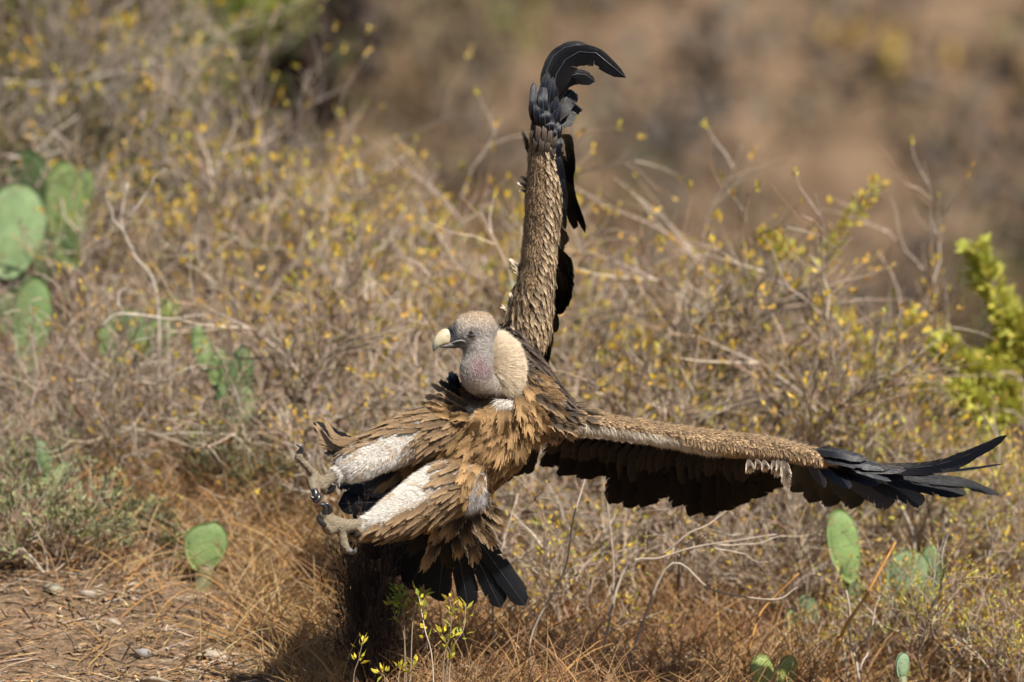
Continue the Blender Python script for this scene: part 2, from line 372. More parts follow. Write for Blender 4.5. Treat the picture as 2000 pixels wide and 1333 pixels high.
def shrub(seed, name, label, cat, P, group=None, leafname='leaves'):
    r = random.Random(seed)
    mb, lf = MB(), MB()
    for i in range(P['stems']):
        a = r.uniform(0, 2 * math.pi); sp = P['spread'] * math.sqrt(r.random())
        d = nrm([math.cos(a) * sp, math.sin(a) * sp, 1]); b = np.array([math.cos(a), math.sin(a), 0]) * r.uniform(0, P['base'])
        grow(mb, lf, r, b, d, P['h'] * r.uniform(.6, 1.05) * .6, P['rad'] * r.uniform(.6, 1.2), 0, P)
    t = thing(name, label, cat, (0, 0, 0), group)
    mb.obj('branches', M['bark'], t, kind='stuff')
    if lf.n: lf.obj(leafname, M['leaf'], t, kind='stuff')
    return t
BASE = dict(bend=.28, up=.05, lev=3, kids=(3, 4), fork=1.1, bark=GREY, leafp=.5, leafn=(2, 5), leafc=YEL, leafl=.024, leafw=.42, stems=9, spread=.75, base=.12, h=.88, rad=.0092)
def V_(**k): d = dict(BASE); d.update(k); return d
TW = 'dry twiggy shrubs behind the vulture'
L_grey = 'dry grey twiggy shrub with scattered small yellow leaves behind the vulture'
L_bare = 'dense tangle of fine bare grey twigs between the yellow-leaved shrubs'
L_or = 'twiggy shrub thick with orange and yellow leaves below the long spread wing'
L_olive = 'soft olive green bush with a few yellow leaves high behind the cactus'
L_tall = 'tall thin branched dry bush with yellow leaf tufts at its twig ends'
protos = {
 'a': shrub(1, 'dry_shrub', L_grey, 'shrub', V_(), TW),
 'b': shrub(2, 'dry_shrub', L_grey, 'shrub', V_(stems=7, spread=.6, leafp=.85, h=.95, leafc=YEL + [(.36, .34, .06), (.30, .31, .06), (.5, .34, .05)], leafl=.027), TW),
 'c': shrub(3, 'dry_shrub', L_grey, 'shrub', V_(stems=10, spread=.95, leafp=.42), TW),
 'n': shrub(4, 'bare_shrub', L_bare, 'shrub', V_(stems=12, spread=1.15, leafp=.06, h=.8, bend=.4, rad=.0065, bark=[(.46, .38, .30), (.36, .285, .22), (.54, .46, .38), (.32, .22, .14)]), 'bare twig tangles'),
 'o': shrub(5, 'leafy_shrub', L_or, 'shrub', V_(stems=9, leafp=.85, leafn=(3, 7), along=1, leafc=ORANGE + YEL + LIME, h=.85, leafl=.026), 'orange-leaved shrubs under the wing'),
 'l': shrub(6, 'olive_bush', L_olive, 'bush', V_(stems=10, leafp=.95, leafn=(5, 9), along=1, leafc=OLIVE, h=1.2, leafl=.035, leafw=.4, leaflev=1, bark=[(.22, .18, .13), (.17, .14, .10), (.28, .23, .17)]), 'olive bushes on the upper slope'),
 't': shrub(7, 'tall_dry_bush', L_tall, 'bush', V_(stems=7, spread=.5, h=1.2, leafp=.35, leafn=(3, 6), leafl=.03, rad=.009, bark=[(.30, .25, .20), (.24, .19, .155), (.36, .30, .25)]), 'tall dry bushes on the upper slope'),
}
used = set()
def plant(key, px, d, top=None, rot=None, sc=1.0, sz=None, label=None, cut=0.0):
    """stand a shrub on the ground at depth d under image column px; top = height in metres"""
    k = (D + d) / D; x = (px - 1000) / S * k
    o = protos[key] if key not in used else copy_tree(protos[key])
    used.add(key)
    o.location = (x, d, G(x, d) - .02)
    o.rotation_euler = (random.uniform(-.06, .06), random.uniform(-.06, .06), random.uniform(0, 6.28) if rot is None else rot)
    s = sc * random.uniform(.95, 1.05); o.scale = (s, s, (sz or sc) * random.uniform(.95, 1.05))
    if key in 'abc':
        o['label'], o['group'] = next(v for lim, v in ((330, ('dry grey shrub with sparse yellow leaves among the big cactus pads', 'dry shrubs by the big cactus')), (640, ('dry grey shrub with yellow leaves behind the small cactus cluster', 'dry shrubs by the cactus cluster')),
            (955, ('dry grey shrub with yellow leaves on the thicket side facing the beak', 'dry shrubs facing the beak')), (1260, ('dry grey shrub with yellow leaves between raised wing and spread wing', 'dry shrubs between the wings')), (9999, ('dry grey shrub with yellow leaves beyond the outer half of the spread wing', 'dry shrubs beyond the spread wing'))) if px < lim)
    if key == 'n':
        o['label'], o['group'] = next(v for lim, v in ((350, ('fine bare grey twig tangle around the foot of the big cactus', 'bare twigs by the big cactus')), (620, ('fine bare grey twig tangle around the small cactus cluster', 'bare twigs by the cactus cluster')), (1050, ('fine bare grey twig tangle behind the head and breast', 'bare twigs behind the head')), (9999, ('fine bare grey twig tangle above and below the spread wing', 'bare twigs by the spread wing'))) if px < lim)
    return o
# centre and right: the dry thicket
for px, d, key, s in [(560, 1.5, 'a', .85), (640, 1.9, 'b', .95), (720, 1.5, 'n', 1.0), (790, 2.2, 'c', .9), (850, 1.6, 'n', 1.05), (900, 2.1, 'a', .85),
                      (980, 1.6, 'c', .85), (1060, 2.2, 'b', .8), (1130, 1.4, 'a', .9), (1200, 2.0, 'c', .95), (1270, 1.5, 'b', .9), (1350, 2.0, 'a', 1.05),
                      (1430, 1.5, 'c', .95), (1500, 2.1, 'b', .95), (1560, 1.6, 'a', .9), (1640, 2.1, 'c', .95), (1660, 1.7, 'b', .75), (820, 1.1, 'c', .6), (1010, 1.0, 'n', .6), (1150, .8, 'b', .55),
                      (1300, 1.0, 'a', .6), (1450, 1.1, 'n', .65), (680, 1.2, 'a', .6), (590, 2.6, 'b', .95), (500, 2.2, 'c', .9), (1240, 1.3, 'n', .85), (1390, 1.3, 'n', .8), (1090, 1.8, 'n', .8), (1540, 1.3, 'n', .7), (950, 2.4, 'b', .95), (1590, 1.0, 'c', .55)]:
    plant(key, px, d, sc=s)
# right: orange-leaved shrubs
for px, d, s in [(1720, 1.5, .72), (1810, 1.2, .72), (1890, 1.6, .62), (1960, 1.2, .62), (2040, 1.4, .62), (1760, .8, .5), (1880, .7, .55), (1980, .6, .5), (1640, .7, .35)]:
    plant('o', px, d, sc=s)
# left: upper slope
for px, d, key, s in [(400, 3.2, 't', .75), (330, 3.0, 't', .7), (250, 4.2, 't', .8), (500, 3.0, 't', .62), (90, 3.8, 't', .95), (-30, 3.2, 't', .95), (600, 2.9, 'b', .85), (450, 2.8, 'a', .75),
                      (160, 5.0, 'l', 1.1), (40, 5.4, 'l', 1.15), (290, 5.2, 'l', .75), (-60, 4.6, 'l', 1.1), (70, 3.5, 'l', .72), (200, 3.9, 'l', .7), (-20, 3.0, 'l', .6), (220, 3.4, 'l', .6), (380, 2.2, 'n', .75), (250, 1.9, 'n', .6), (330, 1.4, 'n', .5), (150, 1.5, 'n', .55), (60, 1.2, 'n', .42), (100, 1.65, 'n', .62), (210, 1.55, 'n', .55), (40, 1.25, 'n', .6), (190, 1.6, 'a', .7), (115, 1.45, 'n', .8), (160, 1.55, 'n', .85), (100, 2.5, 'n', .95), (190, 2.6, 'b', .85), (20, 2.6, 'n', .9), (260, 2.4, 'c', .75), (-160, 2.2, 'n', .9), (-260, 3.0, 't', .9), (-190, 1.5, 'n', .7), (-330, 2.2, 'a', .8), (-280, 1.2, 'n', .6), (-420, 3.2, 'l', .8), (480, 1.5, 'n', .6), (20, 1.9, 'n', .6)]:
    plant(key, px, d, sc=s)

# single plants with their own shape
def stem_path(pts): return [W(*p) for p in pts]
def sprig(name, label, cat, paths, leafc, ll, per, seed, bark=GREY, rad=.004, start=.25, lw=.5, group=None, spreadl=.9):
    """shrub whose stems follow given curves, leaves set all along them"""
    r = random.Random(seed); mb, lf = MB(), MB()
    b0 = W(*paths[0][0]); o0 = np.array([b0[0], b0[1], G(b0[0], b0[1])])
    for pth in paths:
        C = catmull(stem_path(pth), 16)
        tube(mb, C, np.linspace(rad, rad * .35, 16), 5, jit(r.choice(bark), .15, r))
        for _ in range(per):
            t = start + (1 - start) * r.random() ** .8; i = min(int(t * 15), 14); f = t * 15 - i
            p = C[i] * (1 - f) + C[i + 1] * f; dd = nrm(C[i + 1] - C[i])
            ld = nrm(dd * r.uniform(.1, .9) + perp(dd, r) * spreadl + np.array([0, 0, .15]))
            leaf(lf, p + ld * r.uniform(0, ll * .8), ld, perp(ld, r), ll * r.uniform(.55, 1.2), ll * lw * r.uniform(.7, 1.2), jit(r.choice(leafc), .22, r))
    t = thing(name, label, cat, tuple(o0), group)
    mb.obj('stems', M['bark'], t); lf.obj('leaves', M['leaf'], t, kind='stuff')
    return t
def roots(px, d, pts):
    """a path from the ground under column px up through pts"""
    k = (D + d) / D; x = (px - 1000) / S * k; gy = 666.5 - (G(x, d) - .02 - ZC) * S / k
    return [(px, gy, d)] + pts
d = 1.9
sprig('lime_shrub', 'lime green leafy shrub with long arching sprays beside the wing tip', 'shrub', [
    roots(2010, d, [(2005, 850, d), (1985, 680, d), (1950, 590, d), (1905, 487, d)]),
    roots(2012, d, [(2000, 760, d), (1930, 730, d - .1), (1880, 720, d - .15), (1838, 672, d - .2)]),
    roots(2014, d, [(2000, 830, d - .1), (1930, 800, d - .2), (1870, 775, d - .2), (1800, 765, d - .2)]),
    roots(2025, d, [(2030, 800, d), (2020, 690, d), (1990, 640, d), (1960, 640, d)]),
    roots(2020, d, [(2010, 850, d), (1960, 830, d), (1900, 815, d), (1860, 835, d)]),
    roots(1990, d, [(1980, 900, d), (1930, 850, d), (1890, 830, d), (1840, 800, d)]),
    roots(2000, d, [(1990, 900, d), (1970, 800, d), (1960, 740, d), (1935, 690, d)]),
    roots(1995, d, [(1985, 950, d), (1950, 890, d), (1920, 870, d), (1890, 860, d)]),
    roots(2030, d, [(2030, 860, d + .1), (2040, 760, d + .1), (2010, 740, d + .1), (1950, 745, d + .1)])], LIME, .042, 520, 21, start=.4, rad=.006)
d = 2.1
sprig('lime_sprig', 'single lime green leafy spray rising out of the dry thicket', 'shrub', [
    roots(1575, d, [(1580, 720, d), (1600, 560, d), (1640, 460, d), (1715, 357, d)]),
    roots(1577, d, [(1585, 640, d), (1570, 520, d), (1540, 490, d), (1490, 455, d)])], LIME + LIME + YEL, .028, 170, 22, start=.55, rad=.004)
d = 1.8
sprig('lime_sprig', 'thin lime green spray bending right at the edge of the dry thicket', 'shrub', [
    roots(1700, d, [(1705, 850, d), (1710, 730, d), (1740, 660, d), (1790, 610, d)]),
    roots(1702, d, [(1706, 800, d), (1690, 690, d), (1650, 620, d)])], LIME + YEL, .025, 130, 23, start=.5, rad=.003)
d = -.12
sprig('yellow_sprig', 'upright yellow tipped sprig standing before the shadow bush', 'plant', [
    roots(690, d, [(690, 1333, d), (700, 1290, d), (710, 1245, d)])], [(.62, .50, .05), (.55, .46, .05)], .022, 16, 24, start=.55, lw=.4, rad=.0022, spreadl=.5)
sprig('yellow_sprig', 'bushy yellow green sprigs in front of the black tail tips', 'plant', [
    roots(862, d, [(866, 1300, d), (880, 1235, d), (880, 1172, d)]), roots(870, d, [(880, 1290, d), (905, 1230, d), (910, 1180, d)]),
    roots(850, d, [(845, 1300, d), (830, 1230, d), (818, 1165, d + .1)]), roots(860, d, [(870, 1320, d), (880, 1280, d), (862, 1240, d)])], [(.62, .50, .05), (.45, .42, .06), (.3, .33, .06)], .024, 20, 25, start=.45, lw=.38, rad=.0024, spreadl=.5)
sprig('yellow_sprig', 'low yellow green sprigs at the foot of the shadow bush', 'plant', [
    roots(775, d, [(778, 1333, d), (782, 1310, d), (776, 1300, d)]), roots(760, d, [(752, 1335, d), (745, 1318, d)]), roots(780, d, [(800, 1330, d), (810, 1295, d)])], [(.62, .50, .05), (.5, .45, .06)], .024, 10, 26, start=.5, lw=.4, rad=.0022, spreadl=.5)
sprig('green_tuft', 'low fresh green leaf tuft just left of the tail tips', 'plant', [
    roots(790, .1, [(790, 1230, .1), (785, 1175, .1), (780, 1150, .1)]), roots(800, .1, [(805, 1230, .1), (815, 1180, .1), (825, 1160, .1)]), roots(795, .1, [(790, 1250, .1), (770, 1200, .1), (768, 1170, .1)])], [(.26, .34, .06), (.36, .38, .06), (.18, .26, .05)], .022, 36, 27, start=.45, lw=.42, rad=.002)
# sage-grey low shrubs on the left
for i, (px, d, h, lab) in enumerate([(95, .75, .32, 'low grey green leafy shrub on bare soil left of the lone cactus'), (20, 1.2, .3, 'small grey green shrub below the leaning cactus pad'), (265, 1.0, .16, 'tiny pale green tuft between grey green shrub and lone cactus'), (420, 1.3, .26, 'small grey green plant right behind the lone cactus pad')]):
    t = shrub(40 + i, 'sage_shrub', lab, 'shrub', V_(stems=12, h=h, spread=1.1, leafp=.95, leafn=(3, 7), along=1, leafc=SAGE, leafl=.02, leafw=.5, rad=.003, lev=2, base=.12 if i == 0 else .06, kids=(4, 6)))
    k = (D + d) / D; x = (px - 1000) / S * k; t.location = (x, d, G(x, d) - .01)
# bush added under the feet, its dark colour stands in for the bird's shadow
t = shrub(50, 'shadow_bush', 'dense bush added and coloured dark for the shadow under the outstretched feet', 'bush', V_(stems=26, h=.56, spread=.26, leafp=.9, leafn=(4, 8), along=1, leafc=DARK, bark=DARK, leafl=.014, leafw=.5, rad=.004, lev=3, base=.06, kids=(3, 5), fork=.7, bend=.2))
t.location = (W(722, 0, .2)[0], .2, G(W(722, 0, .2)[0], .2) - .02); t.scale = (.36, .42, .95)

# bare single branches
def branch(name, label, cat, paths, rad, col, group=None, tip=.4, wig=.004):
    mb = MB()
    for i, p in enumerate(paths):
        C = catmull(stem_path(p), 5 * len(p)); n = len(C)
        ph = rng.uniform(0, 6.28, (3, 3)); tt = np.linspace(0, 1, n)[:, None]
        C = C + wig * (np.sin(tt * 9 + ph[0]) + .6 * np.sin(tt * 17 + ph[1])) * np.minimum(1, tt * 6)
        r0 = rad if i == 0 else rad * .65
        tube(mb, C, np.linspace(r0, r0 * tip, n), 6, col)
    o = W(*paths[0][0]); ob = mb.obj(name, M['bark'], origin=o); return tag(ob, label, cat, group)
d = 1.5
branch('bare_branch', 'pale bare forked twig standing alone right of the big cactus', 'branch', [roots(318, d, [(305, 600, d), (265, 500, d), (240, 440, d), (245, 360, d)]), [(262, 492, d), (225, 430, d), (205, 380, d)], [(250, 430, d), (290, 370, d), (320, 330, d)]], .0055, (.42, .37, .32))
branch('bare_branch', 'pale dead branch lying across the dry grass by the small cacti', 'branch', [[(200, 640, 1.3), (240, 610, 1.3), (330, 625, 1.35), (400, 615, 1.4)], [(240, 610, 1.3), (230, 590, 1.3), (245, 560, 1.35)], roots(330, 1.35, [(330, 625, 1.35)])], .005, (.45, .40, .33))
d = 3.1
branch('bare_branch', 'thick crooked grey branch rising behind the bare forked twig', 'branch', [roots(385, d, [(380, 560, d), (375, 460, d), (320, 390, d), (270, 330, d)]), [(376, 470, d), (400, 380, d), (395, 300, d)], [(330, 400, d), (340, 330, d), (300, 290, d)]], .013, (.36, .31, .28))
d = 2.6
branch('bare_branch', 'long pale branch slanting out above the big cactus pads', 'branch', [roots(-60, d, [(-20, 330, d), (55, 305, d), (120, 255, d), (150, 225, d)]), [(45, 306, d), (110, 300, d), (150, 270, d)]], .006, (.42, .36, .30))
branch('bare_branch', 'long blurred grey branch reaching across the olive bushes', 'branch', [roots(-90, 3.4, [(-20, 195, 3.4), (60, 165, 3.4), (180, 155, 3.4), (300, 120, 3.4)])], .010, (.40, .35, .31))
d = .55
branch('bare_branch', 'pale forked stick slanting up below the long spread wing', 'branch', [roots(1160, d, [(1220, 1125, d), (1290, 1085, d), (1400, 1062, d), (1520, 1048, d)]), [(1385, 1065, d), (1480, 1060, d + .05), (1580, 1042, d + .1)], [(1385, 1066, d), (1450, 1085, d), (1500, 1100, d)], [(1290, 1085, d), (1370, 1030, d), (1440, 985, d + .1)]], .0042, (.40, .33, .27))
branch('bare_branch', 'pale curved stick lying low among brown grass right of the tail', 'branch', [roots(1200, .5, [(1300, 1115, .5), (1390, 1150, .5), (1500, 1170, .5), (1560, 1150, .55)])], .0042, (.36, .30, .24))
branch('dry_stalk', 'long straight orange dry stalk leaning right beside the tall cactus pad', 'stalk', [roots(1590, .35, [(1640, 1250, .38), (1700, 1150, .42), (1748, 1060, .45)])], .0055, (.42, .22, .07), tip=.6, wig=.001)
branch('dry_stalk', 'short orange dry stalk leaning left of the long straight stalk', 'stalk', [roots(1440, .45, [(1470, 1240, .45), (1500, 1180, .5), (1560, 1120, .5)])], .004, (.38, .20, .07), tip=.6, wig=.001)
branch('bare_branch', 'grey twig forking upward at the foot of the orange stalk', 'branch', [roots(1680, .4, [(1680, 1320, .4), (1660, 1250, .45), (1655, 1150, .5)]), [(1680, 1310, .4), (1700, 1240, .45), (1715, 1160, .5)]], .005, (.38, .32, .28))
for i, (pp, lab) in enumerate([([(1040, 1250, .3), (1100, 1120, .3), (1120, 1000, .35), (1150, 930, .4)], 'tall pale stem standing upright right of the tail'), ([(960, 1260, .5), (975, 1100, .5), (1010, 960, .55)], 'slim pale stem rising behind the undertail feathers'), ([(1180, 1250, .6), (1200, 1100, .6), (1185, 960, .6), (1200, 900, .6)], 'pale knotty stem rising under the wing root')]):
    branch('pale_stem', lab, 'stem', [roots(pp[0][0], pp[0][2], pp)], .0038, (.36, .30, .24))

# ------------------------------------------------------------------ cacti
def cactus_pad(parent, px, py, d, h, w, tilt=0.0, yaw=0.0, lean=0.0, col=(.14, .22, .08), thick=.022, notch=False, seed=0):
    """flat obovate pad centred on (px, py); h, w in pixels; tilt turns it in the picture plane, yaw about its long axis"""
    r = random.Random(seed * 77 + int(px)); k = (D + d) / D
    H = h / S * k; Wd = w / S * k; nu, nv = 18, 7
    rows = []; cols = []
    V, F, C = [], [], []
    for side in (1, -1):
        for iv in range(nv + 1):
            q = iv / nv
            for iu in range(nu):
                a = 2 * math.pi * iu / nu
                z = math.sin(a) * .5; x = math.cos(a) * .5 * (1 - .26 * (0.5 - z) ** 1.5)
                if notch and z > .1 and x < 0: z *= .62 + .25 * (1 + x)
                bulge = math.sqrt(max(0, 1 - (q * .985) ** 2.6))
                V.append([x * Wd * q, side * (thick * .5 * bulge + .0015), z * H * q])
                C.append(jit(col, .06, r))
    off = (nv + 1) * nu
    for s_ in range(2):
        for iv in range(nv):
            for iu in range(nu):
                a = s_ * off + iv * nu + iu; b = s_ * off + iv * nu + (iu + 1) % nu
                F.append((a, b, b + nu, a + nu) if s_ == 1 else (a, a + nu, b + nu, b))
    for iu in range(nu):
        a = nv * nu + iu; b = nv * nu + (iu + 1) % nu; F.append((a, b, b + off, a + off))
    R = Matrix.Rotation(tilt, 3, 'Y') @ Matrix.Rotation(lean, 3, 'X') @ Matrix.Rotation(yaw, 3, 'Z')
    Rn = np.array(R); c = W(px, py, d)
    V = np.array(V) @ Rn.T
    mb = MB(); mb.add(V, F, C); p = mb.obj('pad', M['cactus']); p.location = c; put(p, parent)
    sp = MB()
    for iz in range(-3, 4):
        for ix in range(-2, 3):
            x = (ix + (.5 if iz % 2 else 0)) * .19; z = iz * .14
            if (x / .45) ** 2 + (z / .46) ** 2 > .9: continue
            for side in (1, -1):
                b0 = np.array([x * Wd * .95, side * thick * .44, z * H])
                for _ in range(3):
                    dv = nrm([r.uniform(-.7, .7), side, r.uniform(-.5, .7)]) * r.uniform(.003, .007)
                    e = nrm(np.cross(dv, [0.3, .2, 1])) * .0011
                    sp.add(np.array([b0 - e, b0 + e, b0 + dv]) @ Rn.T, [(0, 1, 2)], (.7, .66, .55))
    s = sp.obj('spines', M['litter'], kind='stuff'); s.location = c; put(s, p)
    return p
GC1 = (.13, .19, .07); GC2 = (.16, .23, .09); GC3 = (.09, .14, .055); GC4 = (.23, .28, .08)
def cactus(label, px, d, pads, trunk=None):
    k = (D + d) / D; x = (px - 1000) / S * k; z = G(x, d) - .02
    t = thing('prickly_pear', label, 'cactus', (x, d, z))
    gy = 666.5 - (z - ZC) * S / k
    for i, p in enumerate(pads): cactus_pad(t, *p[:5], **{**p[5], 'seed': i})
    # woody stem from the ground to the lowest pad
    lo = max(pads, key=lambda p: p[1]); mb = MB()
    P0 = W(px, gy, d); P1 = W(lo[0], lo[1] + lo[3] * .36, lo[2])
    if P1[2] > P0[2] - .3:
        tube(mb, catmull([P0, P0 * .5 + P1 * .5 + np.array([.006, 0, 0]), P1], 7), np.linspace(.017, .012, 7) * (trunk or 1), 8, (.17, .17, .09))
        mb.obj('stem', M['cactus'], t)
    # hidden lower pads knit the upper ones together
    return t
cactus('lone pale green cactus pad with a bitten edge on a short stem', 388, .85, [(401, 1066, .85, 106, 94, dict(tilt=.25, yaw=.25, col=(.16, .235, .085), notch=True))], 1.9)
cactus('big prickly pear with broad pale and dark green pads at the slope edge', 30, 2.35, [(28, 450, 2.25, 195, 132, dict(tilt=.2, yaw=.15, col=(.20, .29, .135))), (132, 420, 2.42, 220, 108, dict(tilt=-.08, yaw=.65, col=(.13, .18, .06))), (62, 350, 2.6, 120, 90, dict(tilt=-.3, yaw=-.4, col=GC3)), (160, 400, 2.5, 150, 60, dict(tilt=.12, yaw=.95, col=GC1)), (105, 500, 2.4, 110, 80, dict(tilt=.5, yaw=.3, col=GC3)), (20, 580, 2.3, 150, 90, dict(tilt=.1, yaw=.4, col=GC3))])
cactus('upright single dark green cactus pad below the big prickly pear', 55, 1.78, [(62, 632, 1.75, 190, 82, dict(tilt=.1, yaw=.3, col=(.13, .20, .075))), (45, 740, 1.78, 120, 60, dict(tilt=-.1, yaw=.8, col=GC1))])
cactus('low prickly pear half hidden behind dry grass and lying branch', 235, 1.75, [(218, 655, 1.75, 95, 60, dict(tilt=.3, yaw=.5, col=GC2)), (262, 650, 1.75, 100, 60, dict(tilt=-.2, yaw=.2, col=GC3)), (330, 605, 1.9, 60, 50, dict(tilt=.2, yaw=.2, col=GC4)), (300, 670, 1.8, 110, 70, dict(tilt=.6, yaw=.1, col=GC1)), (240, 705, 1.75, 80, 60, dict(tilt=0, yaw=.3, col=GC3))])
cactus('cluster of small dark green cactus pads in dry grass beside the thicket', 440, 1.5, [(398, 690, 1.5, 80, 45, dict(tilt=-.3, yaw=.5, col=GC1)), (425, 715, 1.45, 75, 42, dict(tilt=.2, yaw=.3, col=GC2)), (385, 660, 1.5, 50, 30, dict(tilt=.1, yaw=.3, col=GC1)), (470, 735, 1.5, 120, 56, dict(tilt=.12, yaw=.35, col=GC3)), (478, 790, 1.5, 80, 45, dict(tilt=.1, yaw=.2, col=GC1)), (440, 770, 1.5, 90, 50, dict(tilt=-.25, yaw=.4, col=GC3)), (455, 820, 1.48, 90, 46, dict(tilt=0, yaw=.5, col=GC3))])
cactus('tall smooth upright cactus pad standing below the wing tip', 1655, .95, [(1648, 1066, .9, 150, 72, dict(tilt=-.18, yaw=.3, col=(.165, .245, .08))), (1662, 1160, .95, 90, 50, dict(tilt=.1, yaw=.6, col=GC1))])
cactus('broad clump of dusty green cactus pads right of the orange stalk', 1790, 1.0, [(1770, 1125, .95, 110, 95, dict(tilt=.4, yaw=.2, col=(.18, .26, .13))), (1825, 1115, 1.05, 105, 60, dict(tilt=-.2, yaw=.5, col=GC3)), (1750, 1165, .95, 70, 75, dict(tilt=.2, yaw=.1, col=(.20, .28, .15))), (1800, 1165, 1.0, 70, 60, dict(tilt=.1, yaw=.4, col=GC1))])
cactus('pair of yellowish green cactus pads low in the brown grass', 1510, .45, [(1488, 1312, .42, 70, 52, dict(tilt=-.15, yaw=.3, col=GC4)), (1535, 1318, .45, 80, 48, dict(tilt=.25, yaw=.5, col=GC4))])
cactus('dark green cactus pads behind the short orange stalk', 1585, .95, [(1580, 1190, .95, 62, 45, dict(tilt=-.5, yaw=.2, col=GC3)), (1545, 1215, .95, 55, 40, dict(tilt=.3, yaw=.4, col=GC1))])
cactus('small narrow cactus pads in the brush above the grey green shrub', 95, 1.15, [(85, 895, 1.1, 75, 34, dict(tilt=-.25, yaw=.5, col=GC3)), (112, 935, 1.1, 75, 30, dict(tilt=.5, yaw=.5, col=(.24, .30, .14))), (92, 965, 1.1, 70, 30, dict(tilt=-.1, yaw=.3, col=GC1))])
cactus('single small bluish cactus pad in leaf litter at lower right', 1762, .3, [(1762, 1302, .3, 55, 32, dict(tilt=.1, yaw=.5, col=(.19, .27, .16)))])
cactus('blurred green cactus pads seen through twigs beside the raised wing', 1000, 2.0, [(1004, 545, 2.3, 80, 40, dict(tilt=.1, yaw=.5, col=GC1)), (1008, 585, 2.0, 80, 50, dict(tilt=-.2, yaw=.3, col=GC2)), (995, 650, 2.0, 90, 50, dict(tilt=.2, yaw=.3, col=GC1))])

# ------------------------------------------------------------------ stones on the bare soil
def stone(px, d, w, h, label, col=(.38, .33, .27)):
    k = (D + d) / D; x = (px - 1000) / S * k; r = random.Random(int(px))
    bm = bmesh.new(); bmesh.ops.create_icosphere(bm, subdivisions=2, radius=1)
    ph = [r.uniform(0, 6) for _ in range(3)]
    for v in bm.verts:
        f = 1 + .14 * math.sin(3 * v.co.x + ph[0]) + .14 * math.sin(4 * v.co.z + ph[1]) + .1 * math.sin(5 * v.co.y + ph[2])
        v.co = Vector((v.co.x * w * f, v.co.y * w * .8 * f, v.co.z * h * f))
    V = [tuple(v.co) for v in bm.verts]; F = [tuple(v.index for v in f.verts) for f in bm.faces]; bm.free()
    mb = MB(); mb.add(V, F, col); o = mb.obj('stone', M['stone']); o.location = (x, d, G(x, d) + h * .12); o.rotation_euler = (.2, .25, r.uniform(0, 6))
    tag(o, label, 'stone')
stone(420, .42, .05, .012, 'long pale flat stone on bare soil below the lone cactus', (.36, .30, .24))
stone(170, .62, .032, .014, 'small whitish stone on bare soil below the grey green shrub', (.36, .31, .25))
stone(225, .5, .02, .012, 'thumb sized cream stone beside the small whitish stone', (.34, .28, .21))
stone(275, .35, .03, .014, 'bluish grey stone between the cream stone and the long flat stone', (.25, .24, .235))
stone(300, .22, .045, .012, 'pale worn stone flush with the soil near the bluish stone', (.30, .25, .19))
stone(105, .66, .026, .014, 'grey green tinted stone beside the grey green shrub', (.25, .24, .19))
stone(350, .12, .05, .012, 'broad low tan stone at the foot of the bare soil slope', (.30, .24, .18))

# ------------------------------------------------------------------ grass, litter, far scrub (nobody could count these)
def blades(mb, r, n, fx, fd, h, colset, w=.0022, lean=.5, droop=.5, dens=None):
    for _ in range(n):
        px = r.uniform(*fx); d = r.uniform(*fd)
        if dens and r.random() > dens(px, d): continue
        if abs(px - 388) < 50 and .45 < d < .9: continue
        k = (D + d) / D; x = (px - 1000) / S * k; b = np.array([x, d, G(x, d) - .01])
        L = r.uniform(*h); a = r.uniform(0, 6.28); s = r.uniform(0, lean)
        dv = nrm([math.cos(a) * s + P_LEAN * .3, math.sin(a) * s * .7, 1]); q = b; P = [q]; seg = 4
        for i in range(seg):
            dv = nrm(dv + np.array([math.cos(a), math.sin(a) * .6, -.9]) * droop * r.uniform(.05, .35)); q = q + dv * L / seg; P.append(q)
        P = np.array(P); sd = nrm(np.cross(dv, [math.sin(a * 3), 1, .1])); ww = np.linspace(w, w * .25, seg + 1)[:, None] * sd * r.uniform(.6, 1.3)
        V = np.vstack([P - ww, P + ww]); m = seg + 1
        mb.add(V, [(i, i + 1, m + i + 1, m + i) for i in range(seg)], jit(r.choice(colset), .25, r))
STRAW = [(.46, .29, .13), (.40, .245, .10), (.54, .40, .22), (.29, .18, .09), (.48, .265, .10), (.36, .26, .16)]
DULL = [(.28, .17, .095), (.21, .13, .08), (.34, .22, .13), (.28, .14, .065)]
r = random.Random(11); P_LEAN = .5
mb = MB()
blades(mb, r, 7500, (120, 760), (.25, 1.6), (.05, .26), STRAW, .0024, 1.1, .75, dens=lambda px, d: 1 if px > (520 - (d - .4) * 270 if d < .85 else 400 - (d - .85) * 600) + 25 * math.sin(d * 30) else .06)
o = mb.obj('straw_grass', M['straw'], kind='stuff'); tag(o, 'orange straw grass growing behind the outstretched feet', 'grass')
P_LEAN = .2; mb = MB()
blades(mb, r, 8000, (620, 2050), (.1, 1.4), (.08, .26), DULL + STRAW[:2], .0022, .9, .7)
blades(mb, r, 2500, (560, 1000), (-.15, .3), (.05, .16), DULL + STRAW, .0016, .9, .7)
o = mb.obj('brown_grass', M['straw'], kind='stuff'); tag(o, 'brown dead grass and stems under the tail and wing', 'grass')
mb = MB()
blades(mb, r, 12000, (-400, 520), (.75, 2.2), (.05, .24), DULL + GREY + STRAW, .0022, 1.1, .8, dens=lambda px, d: 1 if d > 1.0 + px / 900 * .1 else .4)
o = mb.obj('dry_brush', M['straw'], kind='stuff'); tag(o, 'matted dry brown brush along the foot of the big cactus', 'brush')
